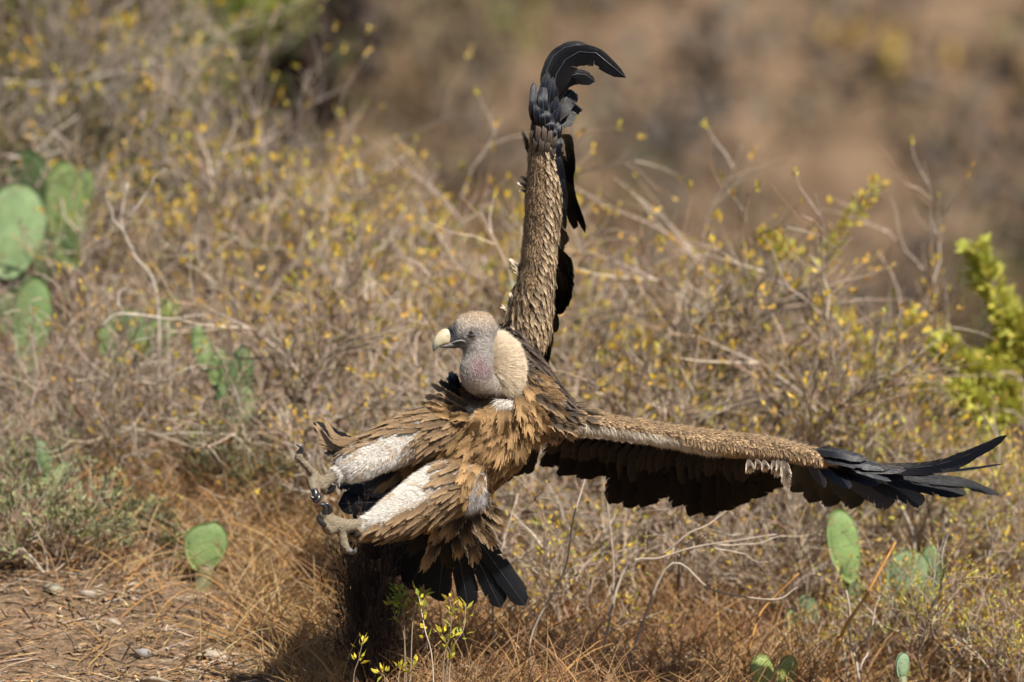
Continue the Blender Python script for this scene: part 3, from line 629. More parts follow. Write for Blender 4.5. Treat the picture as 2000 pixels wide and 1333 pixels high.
def litter(n, fx, fd):
    mb = MB(); r = random.Random(12)
    for _ in range(n):
        px = r.uniform(*fx); d = r.uniform(*fd); k = (D + d) / D; x = (px - 1000) / S * k
        p = np.array([x, d, G(x, d) + r.uniform(.0, .012)]); a = r.uniform(0, 6.28); L = r.uniform(.008, .05) if r.random() < .72 else r.uniform(.05, .16)
        dv = np.array([math.cos(a), math.sin(a), r.uniform(-.1, .35)]) * L; s = nrm(np.cross(dv, [0, 0, 1])) * r.uniform(.001, .0035); u = np.array([0, 0, .002])
        mb.add([p - s, p + s, p + dv + s * .6, p + dv - s * .6, p + dv * .5 + u], [(0, 1, 4), (1, 2, 4), (2, 3, 4), (3, 0, 4)], jit(r.choice(DULL + STRAW + GREY + [(.16, .11, .08), (.5, .42, .32)]), .3, r))
    o = mb.obj('leaf_litter', M['litter'], kind='stuff'); tag(o, 'dead leaf and twig litter scattered over the bare soil', 'litter')
litter(20000, (-100, 2100), (-.3, 1.8))
def far_scrub():
    mb = MB(); r = random.Random(13)
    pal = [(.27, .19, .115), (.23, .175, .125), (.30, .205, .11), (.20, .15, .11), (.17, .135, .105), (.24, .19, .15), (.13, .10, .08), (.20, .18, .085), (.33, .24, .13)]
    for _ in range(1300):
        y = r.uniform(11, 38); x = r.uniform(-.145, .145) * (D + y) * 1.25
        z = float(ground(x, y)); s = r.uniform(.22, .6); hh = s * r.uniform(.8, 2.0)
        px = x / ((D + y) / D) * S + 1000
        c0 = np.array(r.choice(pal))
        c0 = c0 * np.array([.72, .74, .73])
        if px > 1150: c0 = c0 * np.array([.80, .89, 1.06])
        if r.random() < .04: c0 = np.array((.24, .26, .06))
        if r.random() < .03: c0 = np.array((.48, .33, .08))
        n = 31
        for _ in range(n):
            v = nrm([r.gauss(0, 1), r.gauss(0, 1), r.gauss(0, 1)]) * r.random() ** .4
            p = np.array([x + v[0] * s, y + v[1] * s, z + hh * .5 + v[2] * hh * .6])
            dv = perp(nrm(v + .01), r) * s * .22 + np.array([0, 0, s * .15]); leaf(mb, p, dv, perp(nrm(dv), r), s * r.uniform(.2, .5), s * r.uniform(.1, .25), jit(c0, .3, r))
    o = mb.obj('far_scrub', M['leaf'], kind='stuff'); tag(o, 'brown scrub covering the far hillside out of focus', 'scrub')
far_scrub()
def far_bush(px, py, d, s, hh, col, label, n=420):
    """a rounder leafy bush on the far hillside"""
    r = random.Random(int(px + py)); k = (D + d) / D; x = (px - 1000) / S * k; z = G(x, d); mb, tb = MB(), MB()
    top = ZC + (666.5 - py) / S * k
    for _ in range(n):
        v = nrm([r.gauss(0, 1), r.gauss(0, 1), r.gauss(0, 1)]) * r.random() ** .35
        p = np.array([x + v[0] * s, d + v[1] * s, top + v[2] * hh]); dv = perp(nrm(v), r) + np.array([0, 0, .5])
        leaf(mb, p, dv, perp(nrm(dv), r), s * r.uniform(.14, .3), s * r.uniform(.07, .15), jit(r.choice(col), .3, r))
    for j in range(5):
        a = r.uniform(0, 6.28); tube(tb, catmull([(x + .05 * math.cos(a), d + .05 * math.sin(a), min(z, top - hh) - .05), (x + .3 * s * math.cos(a), d + .3 * s * math.sin(a), (z + top) / 2), (x + .6 * s * math.cos(a), d, top)], 6), np.linspace(.03, .012, 6), 5, (.13, .10, .08))
    t = thing('far_bush', label, 'bush', (x, d, z)); mb.obj('crown', M['leaf'], t, kind='stuff'); tb.obj('stems', M['bark'], t)
far_bush(390, 20, 9.5, .75, .55, DARK + [(.06, .07, .03)], 'bush with shade coloured into its dark leaves at the top behind the olive bushes', 900)  # shade of this bush is put into its dark leaf colours
far_bush(500, 90, 10, .6, .5, DARK + [(.09, .075, .05)], 'bush with leaves coloured dark brown for shade right of the bright green bush', 700)  # dark leaf colours again carry the shade
far_bush(475, 10, 8.5, .3, .16, [(.17, .21, .03), (.21, .24, .04)], 'bright olive green bush crown over the dark bush')
far_bush(345, 130, 7.5, .26, .2, [(.20, .24, .04), (.15, .19, .04)], 'small bright green bush before the dark bush')

# ------------------------------------------------------------------ the vulture
bird = thing('vulture', 'brown vulture landing with wings spread wide and clawed feet thrust forward', 'vulture', tuple(W(880, 960, .05)))
def box_spec(rows, dd=0.0): return [(r_[0], r_[1], r_[2] + dd, r_[3], r_[4]) for r_ in rows]
LOFTS = {
 'torso': [(1040, 770, .06, 42, 50), (1000, 797, .04, 78, 80), (945, 838, .03, 98, 95), (895, 885, .04, 98, 95), (868, 930, .07, 86, 85), (868, 980, .1, 66, 65), (880, 1020, .13, 42, 40)],
 'mantle': [(985, 650, .06, 22, 30), (1002, 680, .05, 38, 45), (1025, 720, .05, 40, 52), (1055, 762, .05, 36, 52), (1090, 800, .05, 32, 50)],
 'wing_right': [(1020, 800, .06, 46, 50), (1075, 822, .05, 42, 48), (1130, 823, .06, 23, 52), (1250, 840, .07, 19, 55), (1400, 864, .06, 21, 52), (1500, 874, .05, 20, 45), (1570, 887, .03, 16, 36), (1640, 901, .03, 11, 24), (1720, 914, .04, 7, 14), (1800, 918, .05, 3, 6)],
 'wing_left': [(1015, 690, .07, 42, 45), (1032, 645, .07, 43, 50), (1038, 603, .08, 42, 58), (1047, 549, .08, 35, 60), (1056, 468, .08, 33, 60), (1062, 390, .07, 35, 56), (1063, 340, .06, 31, 50), (1062, 295, .05, 28, 42), (1062, 245, .05, 21, 32), (1066, 195, .06, 12, 20), (1078, 150, .07, 6, 10)],
 'ruff': [(962, 662, -.03, 22, 28), (974, 690, -.03, 39, 40), (983, 722, -.03, 41, 44), (985, 755, -.02, 36, 42), (985, 785, .01, 30, 34)],
 'neck': [(932, 668, -.12, 30, 27), (934, 695, -.125, 28, 28), (930, 722, -.125, 31, 32), (932, 740, -.11, 28, 33), (950, 752, -.07, 25, 30), (975, 762, -.02, 24, 28)],
 'head': [(966, 641, -.098, 14, 12), (956, 642, -.1, 29, 25), (940, 645, -.106, 35, 33), (924, 648, -.116, 38, 34), (906, 652, -.13, 33, 28), (893, 656, -.138, 25, 21), (884, 656, -.142, 20, 16), (875, 655, -.146, 16, 12.5)],
 'brow': [(904, 645, -.148, 5, 6), (914, 641, -.152, 6, 7), (928, 640, -.152, 6.5, 7), (940, 643, -.144, 5, 6)],
 'thigh_left': [(870, 848, -.02, 56, 60), (805, 856, -.08, 43, 48), (748, 878, -.14, 37, 40), (697, 905, -.18, 32, 33), (674, 920, -.19, 23, 23)],
 'shin_left': [(680, 918, -.19, 15, 15), (655, 929, -.2, 12.5, 13), (637, 942, -.205, 13, 13), (624, 952, -.21, 13, 13)],
 'thigh_right': [(908, 935, -.02, 58, 60), (855, 962, -.09, 52, 52), (797, 996, -.15, 42, 42), (748, 1022, -.19, 31, 32), (718, 1030, -.2, 20, 20)],
 'shin_right': [(722, 1024, -.2, 14, 14), (695, 1027, -.21, 13, 13), (672, 1028, -.22, 15, 14), (655, 1026, -.225, 17, 15)],
 'toe_a1': [(628, 946, -.21, 9, 9), (616, 929, -.225, 8.5, 8.5), (606, 919, -.23, 6.5, 7), (597, 909, -.235, 8, 8), (590, 901, -.238, 6.5, 6.5), (584, 894, -.24, 8.5, 8), (583, 885, -.24, 5.5, 6)],
 'toe_a2': [(624, 948, -.215, 10, 10), (612, 938, -.245, 9.5, 9), (611, 948, -.27, 8.5, 8), (614, 960, -.285, 7, 7)],
 'toe_a3': [(622, 950, -.21, 10, 10), (616, 952, -.24, 9, 9), (618, 961, -.265, 8, 8), (620, 968, -.27, 6, 6)],
 'toe_a4': [(630, 948, -.205, 9, 9), (633, 957, -.2, 9, 9), (640, 962, -.205, 7, 7)],
 'toe_b1': [(655, 1026, -.225, 13, 13), (643, 1019, -.245, 8.5, 9), (634, 1014, -.252, 10, 9), (630, 1007, -.26, 8, 8), (633, 1001, -.265, 6.5, 7)],
 'toe_b2': [(658, 1022, -.225, 12, 12), (645, 1012, -.225, 9, 9), (641, 1003, -.23, 7.5, 7)],
 'toe_b3': [(655, 1030, -.225, 12, 12), (642, 1036, -.245, 9, 9), (636, 1030, -.265, 8, 8), (634, 1026, -.275, 6, 6)],
 'toe_b4': [(665, 1028, -.22, 13, 12), (669, 1044, -.225, 9, 9), (671, 1055, -.228, 7.5, 8), (673, 1064, -.23, 9, 8), (677, 1071, -.233, 6.5, 6.5), (682, 1077, -.235, 7.5, 7)],
}
SP = {}
mbb = MB()
for kx, rows in LOFTS.items():
    SP[kx] = loft(mbb, rows, 20 if len(rows) > 4 else 14, 4)
bp_o = mbb.obj('body', M['skin'])
md = bp_o.modifiers.new('remesh', 'REMESH'); md.mode = 'VOXEL'; md.voxel_size = .0036
md = bp_o.modifiers.new('smooth', 'SMOOTH'); md.factor = .5; md.iterations = 2
dg = bpy.context.evaluated_depsgraph_get()
me = bpy.data.meshes.new_from_object(bp_o.evaluated_get(dg))
bpy.data.objects.remove(bp_o)
RN = list(SP)
nv = len(me.vertices); co = np.zeros(nv * 3, dtype=np.float32); me.vertices.foreach_get('co', co); co = co.reshape(-1, 3).astype(float)
def classify(Pts):
    best = np.full(len(Pts), 1e9); who = np.zeros(len(Pts), int); seg = np.zeros(len(Pts), int)
    for i, kx in enumerate(RN):
        P, ru, rv = SP[kx]
        dd = np.linalg.norm(Pts[:, None, :] - P[None], axis=2) / np.maximum((ru + rv) * .5, 1e-4)[None]
        j = dd.argmin(1); dm = dd[np.arange(len(Pts)), j]
        up = dm < best; best[up] = dm[up]; who[up] = i; seg[up] = j[up]
    return who, seg
vn = np.zeros(nv * 3, dtype=np.float32); me.vertices.foreach_get('normal', vn); vn = vn.reshape(-1, 3).astype(float)
w0, _ = classify(co)
isw = np.isin(w0, [RN.index('wing_left'), RN.index('wing_right')]); ist = np.isin(w0, [i for i, n_ in enumerate(RN) if n_.startswith('toe') or n_.startswith('shin')])
lump = (np.sin(co[:, 0] * 61 + 1.3 * np.sin(co[:, 2] * 37)) * np.sin(co[:, 2] * 53 + np.sin(co[:, 1] * 71)) + .6 * np.sin(co[:, 0] * 120 + co[:, 2] * 97))
co = co + vn * (isw * .0012 * lump + ist * rng.normal(0, .0008, nv))[:, None]
me.vertices.foreach_set('co', co.astype(np.float32).ravel()); me.update()
nf = len(me.polygons); fc = np.zeros(nf * 3, dtype=np.float32); me.polygons.foreach_get('center', fc); fc = fc.reshape(-1, 3).astype(float)
fn = np.zeros(nf * 3, dtype=np.float32); me.polygons.foreach_get('normal', fn); fn = fn.reshape(-1, 3).astype(float)
fa = np.zeros(nf, dtype=np.float32); me.polygons.foreach_get('area', fa)
vw, vseg = classify(co); fw, fseg = classify(fc)
def pxa(P):
    k = (D + P[:, 1]) / D; return np.stack([P[:, 0] * S / k + 1000, 666.5 - (P[:, 2] - ZC) * S / k, P[:, 1]], 1)
hsh = lambda X: np.abs(np.sin(X[:, 0] * 91.7 + X[:, 1] * 57.3) * 43758.5) % 1
def colour_of(Pts, who):
    q = pxa(Pts); C = np.tile(np.array([.16, .10, .055]), (len(Pts), 1))
    def setc(names, c):
        for n_ in names:
            if n_ in RN: C[who == RN.index(n_)] = c
    setc(['mantle'], (.05, .036, .03)); setc(['wing_right', 'wing_left'], (.12, .083, .052)); setc(['ruff'], (.80, .70, .55))
    setc(['shin_left', 'shin_right'], (.30, .25, .175)); setc([n_ for n_ in RN if n_.startswith('toe')], (.28, .23, .16))
    for nm in ('thigh_left', 'thigh_right'):
        m_ = who == RN.index(nm); C[m_] = (.80, .75, .68)
    # neck and head
    hd = np.isin(who, [RN.index('head'), RN.index('neck'), RN.index('brow')])
    x, y = q[:, 0], q[:, 1]
    base = np.tile(np.array([.44, .405, .375]), (len(Pts), 1))
    crown = np.clip((648 - y) / 34, 0, 1)[:, None] * np.clip((x - 868) / 20, 0, 1)[:, None]
    base = base * (1 - crown) + np.array([.55, .43, .31]) * crown
    face = np.exp(-(((x - 893) / 20) ** 2 + ((y - 666) / 17) ** 2))[:, None]
    face = np.maximum(face, .75 * np.exp(-(((x - 918) / 16) ** 2 + ((y - 652) / 9) ** 2))[:, None])
    base = base * (1 - .88 * face) + np.array([.028, .028, .034]) * .88 * face
    cere = np.exp(-(((x - 882) / 13.5) ** 4 + ((y - 648) / 18) ** 4))[:, None]
    base = base * (1 - cere) + np.array([.022, .024, .038]) * cere
    h_ = hsh(Pts * 300)
    pk = np.exp(-(((x - 936) / 17) ** 2 + ((y - 719) / 22) ** 2)); pk = np.maximum(pk, np.exp(-(((x - 954) / 6) ** 2 + ((y - 727) / 14) ** 2)))
    pk = (pk * (.45 + .55 * (np.sin(x * .9 + 2 * np.sin(y * .35)) * np.sin(y * .8 + 1.5 * np.sin(x * .4)) > -.15)))[:, None]
    base = base * (1 - .8 * pk) + np.array([.30, .13, .18]) * .8 * pk
    low = (np.clip((y - 735) / 20, 0, 1) * .5)[:, None]; base = base * (1 - low) + np.array([.45, .37, .28]) * low
    C[hd] = base[hd]
    return C
ca = me.color_attributes.new('Col', 'FLOAT_COLOR', 'POINT')
cc = np.ones((nv, 4)); cc[:, :3] = colour_of(co, vw); ca.data.foreach_set('color', cc.astype(np.float32).ravel())
me.materials.clear(); me.materials.append(M['skin'])
me.polygons.foreach_set('use_smooth', np.ones(nf, dtype=bool)); me.polygons.foreach_set('material_index', np.zeros(nf, dtype=np.int32))
me.name = 'body'; body = bpy.data.objects.new('body', me); COLL.objects.link(body); put(body, bird)
bvh = BVHTree.FromPolygons([tuple(v) for v in co], [tuple(p.vertices) for p in me.polygons])
CAM = Vector((0, -D, ZC))
def hit(px, py):
    t_ = Vector(W(px, py, 0)); l, n, i, _ = bvh.ray_cast(CAM, (t_ - CAM).normalized())
    return (np.array(l), np.array(n)) if l else (None, None)
def nearest(p):
    l, n, i, _ = bvh.find_nearest(Vector(p)); return np.array(l), np.array(n)

# ---- beak, eye, claws
mb = MB()
def ringcol(mb, rows, cols, sides=16, sub=4):
    i0 = mb.n; loft(mb, rows, sides, sub); nr = (len(rows) - 1) * sub + 1
    cv = catmull(np.array(cols, float), nr); A = np.vstack([np.repeat(cv, sides, 0), cv[:1], cv[-1:]]); mb.c[-1][:, :3] = np.clip(A, 0, 1)
PALE = (.50, .43, .29); HORN = (.16, .19, .15)
ringcol(mb, [(878, 657, -.147, 12.5, 10.5), (872, 658, -.149, 16, 11), (864, 661.5, -.154, 14.5, 9.5), (856, 668, -.157, 10.5, 7), (850.5, 676, -.159, 6.5, 4.5), (847, 686, -.16, 1.5, 1.5)], [(.5, .42, .28), PALE, PALE, (.55, .48, .33), (.22, .25, .20), (.07, .09, .08)])
bk = mb.obj('beak', M['beak'], bird)
mb = MB(); ringcol(mb, [(905, 672, -.138, 7, 9), (888, 674, -.145, 6.5, 8.5), (872, 676, -.150, 4.5, 7), (859, 677.5, -.154, 2.2, 4)], [(.06, .06, .065), (.08, .08, .085), (.13, .13, .12), (.12, .13, .12)]); o = mb.obj('lower_mandible', M['beak'], bk)
mb = MB()
pts = []
for (x, y) in [(868, 677), (880, 671.5), (892, 667), (902, 665.5), (910, 669)]:
    l, n = hit(x, y); pts.append(l + np.array([0, -.0022, 0]) if l is not None else W(x, y, -.16))
tube(mb, catmull(pts, 14), np.concatenate([np.linspace(.0012, .0022, 7), np.linspace(.0022, .001, 7)]), 6); mb.obj('gape', M['gape'], bk)
mb = MB(); l, n = hit(883.5, 646); l = W(883.5, 646, -.158) if l is None else l
tube(mb, catmull([l + np.array([.0005, -.001, .008]), l + np.array([-.001, -.0018, .001]), l + np.array([.002, -.0015, -.007])], 7), [.0008, .002, .0024, .0024, .0022, .0018, .0008], 6); mb.obj('nostril', M['horn'], bk)
l, n = hit(921.5, 650.5)
bm = bmesh.new(); bmesh.ops.create_uvsphere(bm, u_segments=28, v_segments=20, radius=.0086)
em = bpy.data.meshes.new('eye'); bm.to_mesh(em); bm.free(); em.materials.append(M['eye'])
for p_ in em.polygons: p_.use_smooth = True
eye = bpy.data.objects.new('eye', em); COLL.objects.link(eye)
gaze = Vector(nrm(n * .7 + np.array([-.25, -.9, -.02]))); eye.rotation_euler = gaze.to_track_quat('Z', 'Y').to_euler(); eye.location = l - n * .0038; put(eye, bird)
mb = MB(); g = np.array(gaze); u_ = nrm(np.cross(g, [0, 0, 1])); v_ = np.cross(u_, g); e0 = np.array(l) - n * .0038
ang = np.linspace(0, 2 * math.pi, 22)
ring = [e0 + g * .005 + (u_ * math.cos(a) * .0086 + v_ * math.sin(a) * .0072) for a in ang]
tube(mb, ring, .0013, 6, (.10, .105, .14), cap=False); mb.obj('eyelid', M['skin'], eye)
mb = MB(); upc = [e0 + g * .0072 + (u_ * math.cos(a) * .0125 + v_ * (math.sin(a) * .0042 + .0034)) for a in np.linspace(.1, math.pi - .1, 12)]
tube(mb, upc, np.concatenate([np.linspace(.001, .0022, 6), np.linspace(.0022, .001, 6)]), 6, (.03, .028, .03)); mb.obj('brow_fold', M['skin'], eye)
def claw(rows, mat='horn'):
    mb = MB(); loft(mb, rows, 10, 4); mb.obj('claw', M[mat], bird)
claw([(583, 886, -.24, 6, 6), (588, 880, -.243, 5, 5), (587, 873, -.247, 3.5, 3.5), (578, 869, -.25, 1, 1)])
claw([(614, 958, -.283, 7, 7), (616, 966, -.29, 6.5, 6), (612, 973, -.295, 4.5, 4.5), (606, 970, -.3, 1.2, 1.2)])
claw([(620, 966, -.272, 6.5, 6.5), (622, 974, -.28, 6.5, 6), (616, 980, -.285, 4.5, 4), (610, 976, -.29, 1.2, 1.2)])
claw([(640, 961, -.205, 6, 6), (648, 956, -.21, 5.5, 5), (653, 949, -.215, 4, 4), (646, 946, -.22, 1.2, 1.2)])
claw([(633, 1003, -.265, 6.5, 6), (635, 993, -.27, 5.5, 5), (630, 986, -.275, 4, 4), (622, 987, -.28, 1.2, 1.2)])
claw([(641, 1004, -.23, 6, 6), (645, 995, -.235, 5.5, 5), (641, 986, -.24, 4, 4), (631, 983, -.245, 1.2, 1.2)])
claw([(634, 1027, -.275, 6, 6), (626, 1020, -.285, 5, 5), (621, 1012, -.29, 3.5, 3.5), (624, 1004, -.295, 1.2, 1.2)])
claw([(681, 1075, -.235, 6, 6), (688, 1079, -.24, 5, 5), (693, 1077, -.25, 3.5, 3.5), (695, 1071, -.255, 1, 1)], 'hornpale')

# ---- feather geometry
def feather_geo(mb, C, A, wl, wr, nseg, rnd, cols=2, split=.18, camber=.12, col=None, rachis=0.0, tipround=.18, sweep=.10, wob=.05, fringe=0):
    """C: rachis curve, A: across vectors (unit), wl / wr: half widths. Each vane is cut in barb groups whose ends differ a little."""
    C = np.asarray(C, float); n = len(C); T = np.gradient(C, axis=0); T /= np.linalg.norm(T, axis=1)[:, None] + 1e-12
    Nn = np.cross(A, T)
    def at(arr, t):
        s = min(max(t, 0), 1) * (n - 1); i = min(int(s), n - 2); f = s - i; return arr[i] * (1 - f) + arr[i + 1] * f
    def prof(t):
        b = min(1, (t / .16) ** .6) if t > 0 else 0
        e = 1.0 if t < 1 - tipround * 2 else math.sqrt(max(0, 1 - ((t - (1 - tipround * 2)) / (tipround * 2)) ** 2.4))
        return max(b * e, .02)
    for sgn, wd in ((1, wl), (-1, wr)):
        V, F, U = [], [], []
        for j in range(nseg):
            t0 = .06 + .94 * j / nseg; t1 = .06 + .94 * (j + 1) / nseg
            k = 1 + rnd.uniform(-wob, wob) - (rnd.uniform(.08, .22) if rnd.random() < split * .5 else 0)
            gap = rnd.uniform(.15, .5) if rnd.random() < split else 0
            for (t, te) in ((t0, t0), (t1, t1 - gap * (t1 - t0))):
                for c in range(cols + 1):
                    q = c / cols
                    tt = te if c == cols else t
                    w_ = wd * prof(tt if c else t) * q * (k if c == cols else 1)
                    p = at(C, t + sweep * q * (1 - t) ) if c else at(C, t)
                    V.append(p + at(A, t) * sgn * w_ - at(Nn, t) * camber * w_ * q); U.append((t, sgn * q))
            b0 = j * 2 * (cols + 1)
            for c in range(cols):
                a0 = b0 + c; a1 = b0 + cols + 1 + c
                F.append((a0, a0 + 1, a1 + 1, a1) if sgn > 0 else (a0, a1, a1 + 1, a0 + 1))
        mb.add(V, F, col, U)
    if fringe:
        V, F, U = [], [], []
        for sgn, wd in ((1, wl), (-1, wr)):
            for j in range(fringe):
                t = .18 + .82 * (j + rnd.random()) / fringe; a_ = at(A, t); tg = at(T, t); w_ = wd * prof(t)
                p = at(C, min(t + sweep * (1 - t), 1)) + a_ * sgn * w_ * .72 - at(Nn, t) * camber * w_ * .6
                dr = nrm(a_ * sgn * (1.05 - t) + tg * (.55 + .6 * t) + a_ * rnd.uniform(-.25, .25) + at(Nn, t) * rnd.uniform(-.25, .25))
                ll_ = (wl + wr) * rnd.uniform(.14, .34); sd = nrm(np.cross(dr, at(Nn, t))) * .0008
                i_ = len(V); V += [p - sd, p + sd, p + dr * ll_]; F.append((i_, i_ + 1, i_ + 2)); U += [(t, sgn * .75), (t, sgn * .75), (min(t + .1, 1), sgn)]
        mb.add(V, F, col, U)
    if rachis > 0:
        m_ = max(4, n // 2); idx = np.linspace(0, n - 1, m_).astype(int); P = C[idx] + Nn[idx] * rachis * .5
        tube(mb, P, np.linspace(rachis, rachis * .25, m_), 4, None, 1, cap=False)
def barb_geo(mb, C, A, wl, wr, nb, rnd, camber=.12, col=None, rachis=0.0, tipround=.3, wob=.2, sweep=.22):
    """soft body feather: every vane is a row of separate pointed barbs, so its rim is ragged"""
    C = np.asarray(C, float); n = len(C); T = np.gradient(C, axis=0); T /= np.linalg.norm(T, axis=1)[:, None] + 1e-12
    Nn = np.cross(A, T); Lr = np.linalg.norm(np.diff(C, axis=0), axis=1).sum()
    def at(arr, t):
        s = min(max(t, 0), 1) * (n - 1); i = min(int(s), n - 2); f = s - i; return arr[i] * (1 - f) + arr[i + 1] * f
    V, F, U = [], [], []
    for sgn, wd in ((1, wl), (-1, wr)):
        for j in range(nb):
            t = .03 + .95 * (j + .5 + rnd.uniform(-.2, .2)) / nb; w_ = wd * (min(1, (t / .2) ** .5)) * (1 if t < .55 else max(.6, 1 - ((t - .55) / .6) ** 2.2)) * rnd.uniform(1 - wob, 1 + wob * .6)
            c0 = at(C, t); a_ = at(A, t); tg = at(T, t); nn = at(Nn, t)
            dirm = nrm(a_ * sgn * (1 - .5 * t) + tg * (.5 + .6 * t)); hw = tg * (Lr / nb) * .75 * (1 - .25 * t) + a_ * sgn * -.25 * (Lr / nb) * t
            tw = nn * rnd.uniform(-.06, .10) * w_
            m1 = c0 + dirm * w_ * .62 - nn * camber * w_ * .35 + tw * .4; e = c0 + (dirm * .75 + tg * .3) * w_ * 1.25 - nn * camber * w_ + tw
            i_ = len(V); V += [c0 - hw, c0 + hw, m1 + hw * .95, m1 - hw * .95, e + hw * .45 + tg * Lr * .015, e - hw * .4]
            F += [(i_, i_ + 1, i_ + 2, i_ + 3), (i_ + 3, i_ + 2, i_ + 4, i_ + 5)] if sgn < 0 else [(i_ + 3, i_ + 2, i_ + 1, i_), (i_ + 5, i_ + 4, i_ + 2, i_ + 3)]
            te = min(t + sweep * .5, 1); U += [(t, 0), (t, 0), (te, sgn * .62), (te, sgn * .62), (min(t + sweep, 1), sgn), (min(t + sweep, 1), sgn)]
    mb.add(V, F, col, U)
    if rachis > 0:
        idx = np.linspace(0, n - 1, 4).astype(int); tube(mb, C[idx] + Nn[idx] * rachis * .5, np.linspace(rachis, rachis * .25, 4), 3, None, 1, cap=False)
def weld(me):
    bm = bmesh.new(); bm.from_mesh(me); bmesh.ops.remove_doubles(bm, verts=bm.verts, dist=3e-5); bm.to_mesh(me); bm.free(); return me
rf = random.Random(5)
def big_feather(name, pts, w, across, parent=bird, mat='fl', nseg=16, wl=None, rachis=.0013, split=.2, camber=.12, tipround=.16, wob=.06, flip=False, fringe=0):
    """a single long feather; pts = [(px, py, depth), ...] along the shaft, w full width in px, across = rough direction of its blade"""
    C = catmull([W(*p) for p in pts], 14); T = np.gradient(C, axis=0); T /= np.linalg.norm(T, axis=1)[:, None]
    a = nrm(across); A = a[None] - T * (T @ a)[:, None]; A /= np.linalg.norm(A, axis=1)[:, None] + 1e-9
    ww = w / S; l_ = ww * (.36 if wl is None else wl); r_ = ww - l_
    if flip: l_, r_ = r_, l_
    mb = MB()
    if fringe: barb_geo(mb, C, A, l_, r_, fringe, rf, camber, None, rachis, tipround)
    else: feather_geo(mb, C, A, l_, r_, nseg, rf, 2, split, camber, None, rachis, tipround, wob=wob)
    o = mb.obj(name, [M[mat], M['rachis']], parent, origin=C[0])
    if not fringe: weld(o.data)
    return o

# right wing: secondaries
tips = [(1066, 912), (1100, 930), (1140, 936), (1172, 930), (1196, 984), (1226, 993), (1258, 990), (1290, 975), (1322, 990), (1352, 1008), (1384, 1008), (1416, 998), (1446, 987), (1476, 975), (1504, 958), (1528, 942), (1548, 938)]
nS = len(tips)
for i, (tx, ty) in enumerate(tips):
    f = i / (nS - 1); bx = 1090 + f * 475; by = 850 + f * 42
    dt = .40 - .06 * f if i > 3 else .30
    big_feather('secondary_feather', [(bx, by, .09), (bx * .6 + tx * .4, by * .5 + ty * .5 - 6, .20), (tx, ty, dt)], 54, (1, .02 * i, .12), mat='flmat', split=.5, wob=.1, tipround=.14, flip=True, camber=.2)
# right wing: primaries
for pts, w, ac, tr in [
    ([(1690, 904, .05), (1790, 914, .03), (1880, 893, .0), (1968, 850, -.03)], 30, (.15, .55, 1), .25),
    ([(1680, 908, .06), (1780, 917, .05), (1850, 909, .06), (1912, 888, .06)], 26, (.1, .6, 1), .25),
    ([(1690, 912, .08), (1800, 922, .1), (1880, 918, .12), (1962, 906, .15)], 20, (.05, 1, .3), .3),
    ([(1680, 914, .09), (1790, 933, .14), (1880, 942, .18), (1950, 966, .22)], 28, (.1, .6, .8), .3),
    ([(1670, 914, .09), (1770, 940, .16), (1840, 955, .2), (1888, 962, .23)], 30, (.2, .5, .8), .28),
    ([(1650, 912, .09), (1735, 946, .17), (1780, 965, .22), (1806, 979, .25)], 38, (.4, .3, .8), .22),
    ([(1630, 908, .09), (1690, 945, .18), (1725, 968, .24), (1745, 984, .27)], 42, (.6, .2, .6), .2),
    ([(1612, 904, .09), (1650, 940, .18), (1670, 966, .25), (1680, 988, .29)], 44, (.8, .1, .5), .18),
    ([(1595, 900, .09), (1615, 935, .18), (1628, 962, .26), (1635, 986, .3)], 46, (.9, .1, .4), .16),
    ([(1580, 896, .09), (1590, 925, .18), (1597, 955, .26), (1600, 980, .31)], 46, (1, .1, .3), .16),
    ([(1566, 892, .09), (1570, 915, .18), (1570, 938, .26), (1566, 962, .31)], 44, (1, .1, .2), .14)]:
    big_feather('primary_feather', pts, w, ac, split=.28, tipround=tr, wob=.08)
# right wing: alula and primary coverts on the hand
for pts, w in [([(1585, 876, .0), (1640, 884, -.012), (1694, 897, -.01)], 22), ([(1590, 888, -.005), (1660, 901, -.012), (1740, 915, .0)], 22), ([(1600, 895, -.002), (1690, 912, -.005), (1770, 918, .01)], 20), ([(1620, 902, .01), (1700, 922, .03), (1765, 932, .06)], 24), ([(1605, 905, .02), (1670, 928, .05), (1720, 945, .09)], 26), ([(1590, 905, .03), (1630, 928, .07), (1665, 948, .12)], 28), ([(1575, 905, .04), (1595, 925, .08), (1615, 945, .14)], 30)]:
    big_feather('primary_covert', pts, w, (.1, .45, 1), mat='flblue', nseg=10, split=.12, tipround=.25)
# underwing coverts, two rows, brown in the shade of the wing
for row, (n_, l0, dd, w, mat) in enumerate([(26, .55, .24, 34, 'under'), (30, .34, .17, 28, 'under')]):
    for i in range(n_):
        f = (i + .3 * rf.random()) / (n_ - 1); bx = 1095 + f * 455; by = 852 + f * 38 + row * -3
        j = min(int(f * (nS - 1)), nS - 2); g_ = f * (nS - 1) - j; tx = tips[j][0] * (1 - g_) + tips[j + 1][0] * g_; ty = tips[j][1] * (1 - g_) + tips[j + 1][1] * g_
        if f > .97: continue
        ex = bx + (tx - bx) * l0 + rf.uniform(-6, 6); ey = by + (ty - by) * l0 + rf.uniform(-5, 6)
        big_feather('underwing_covert', [(bx, by, .075), ((bx + ex) / 2, (by + ey) / 2 - 2, .13), (ex, ey, dd - .02 * row)], w, (1, .05 * rf.uniform(-1, 1), .15), mat=mat, nseg=6, split=.3, tipround=.3, rachis=.0006, wl=.5)
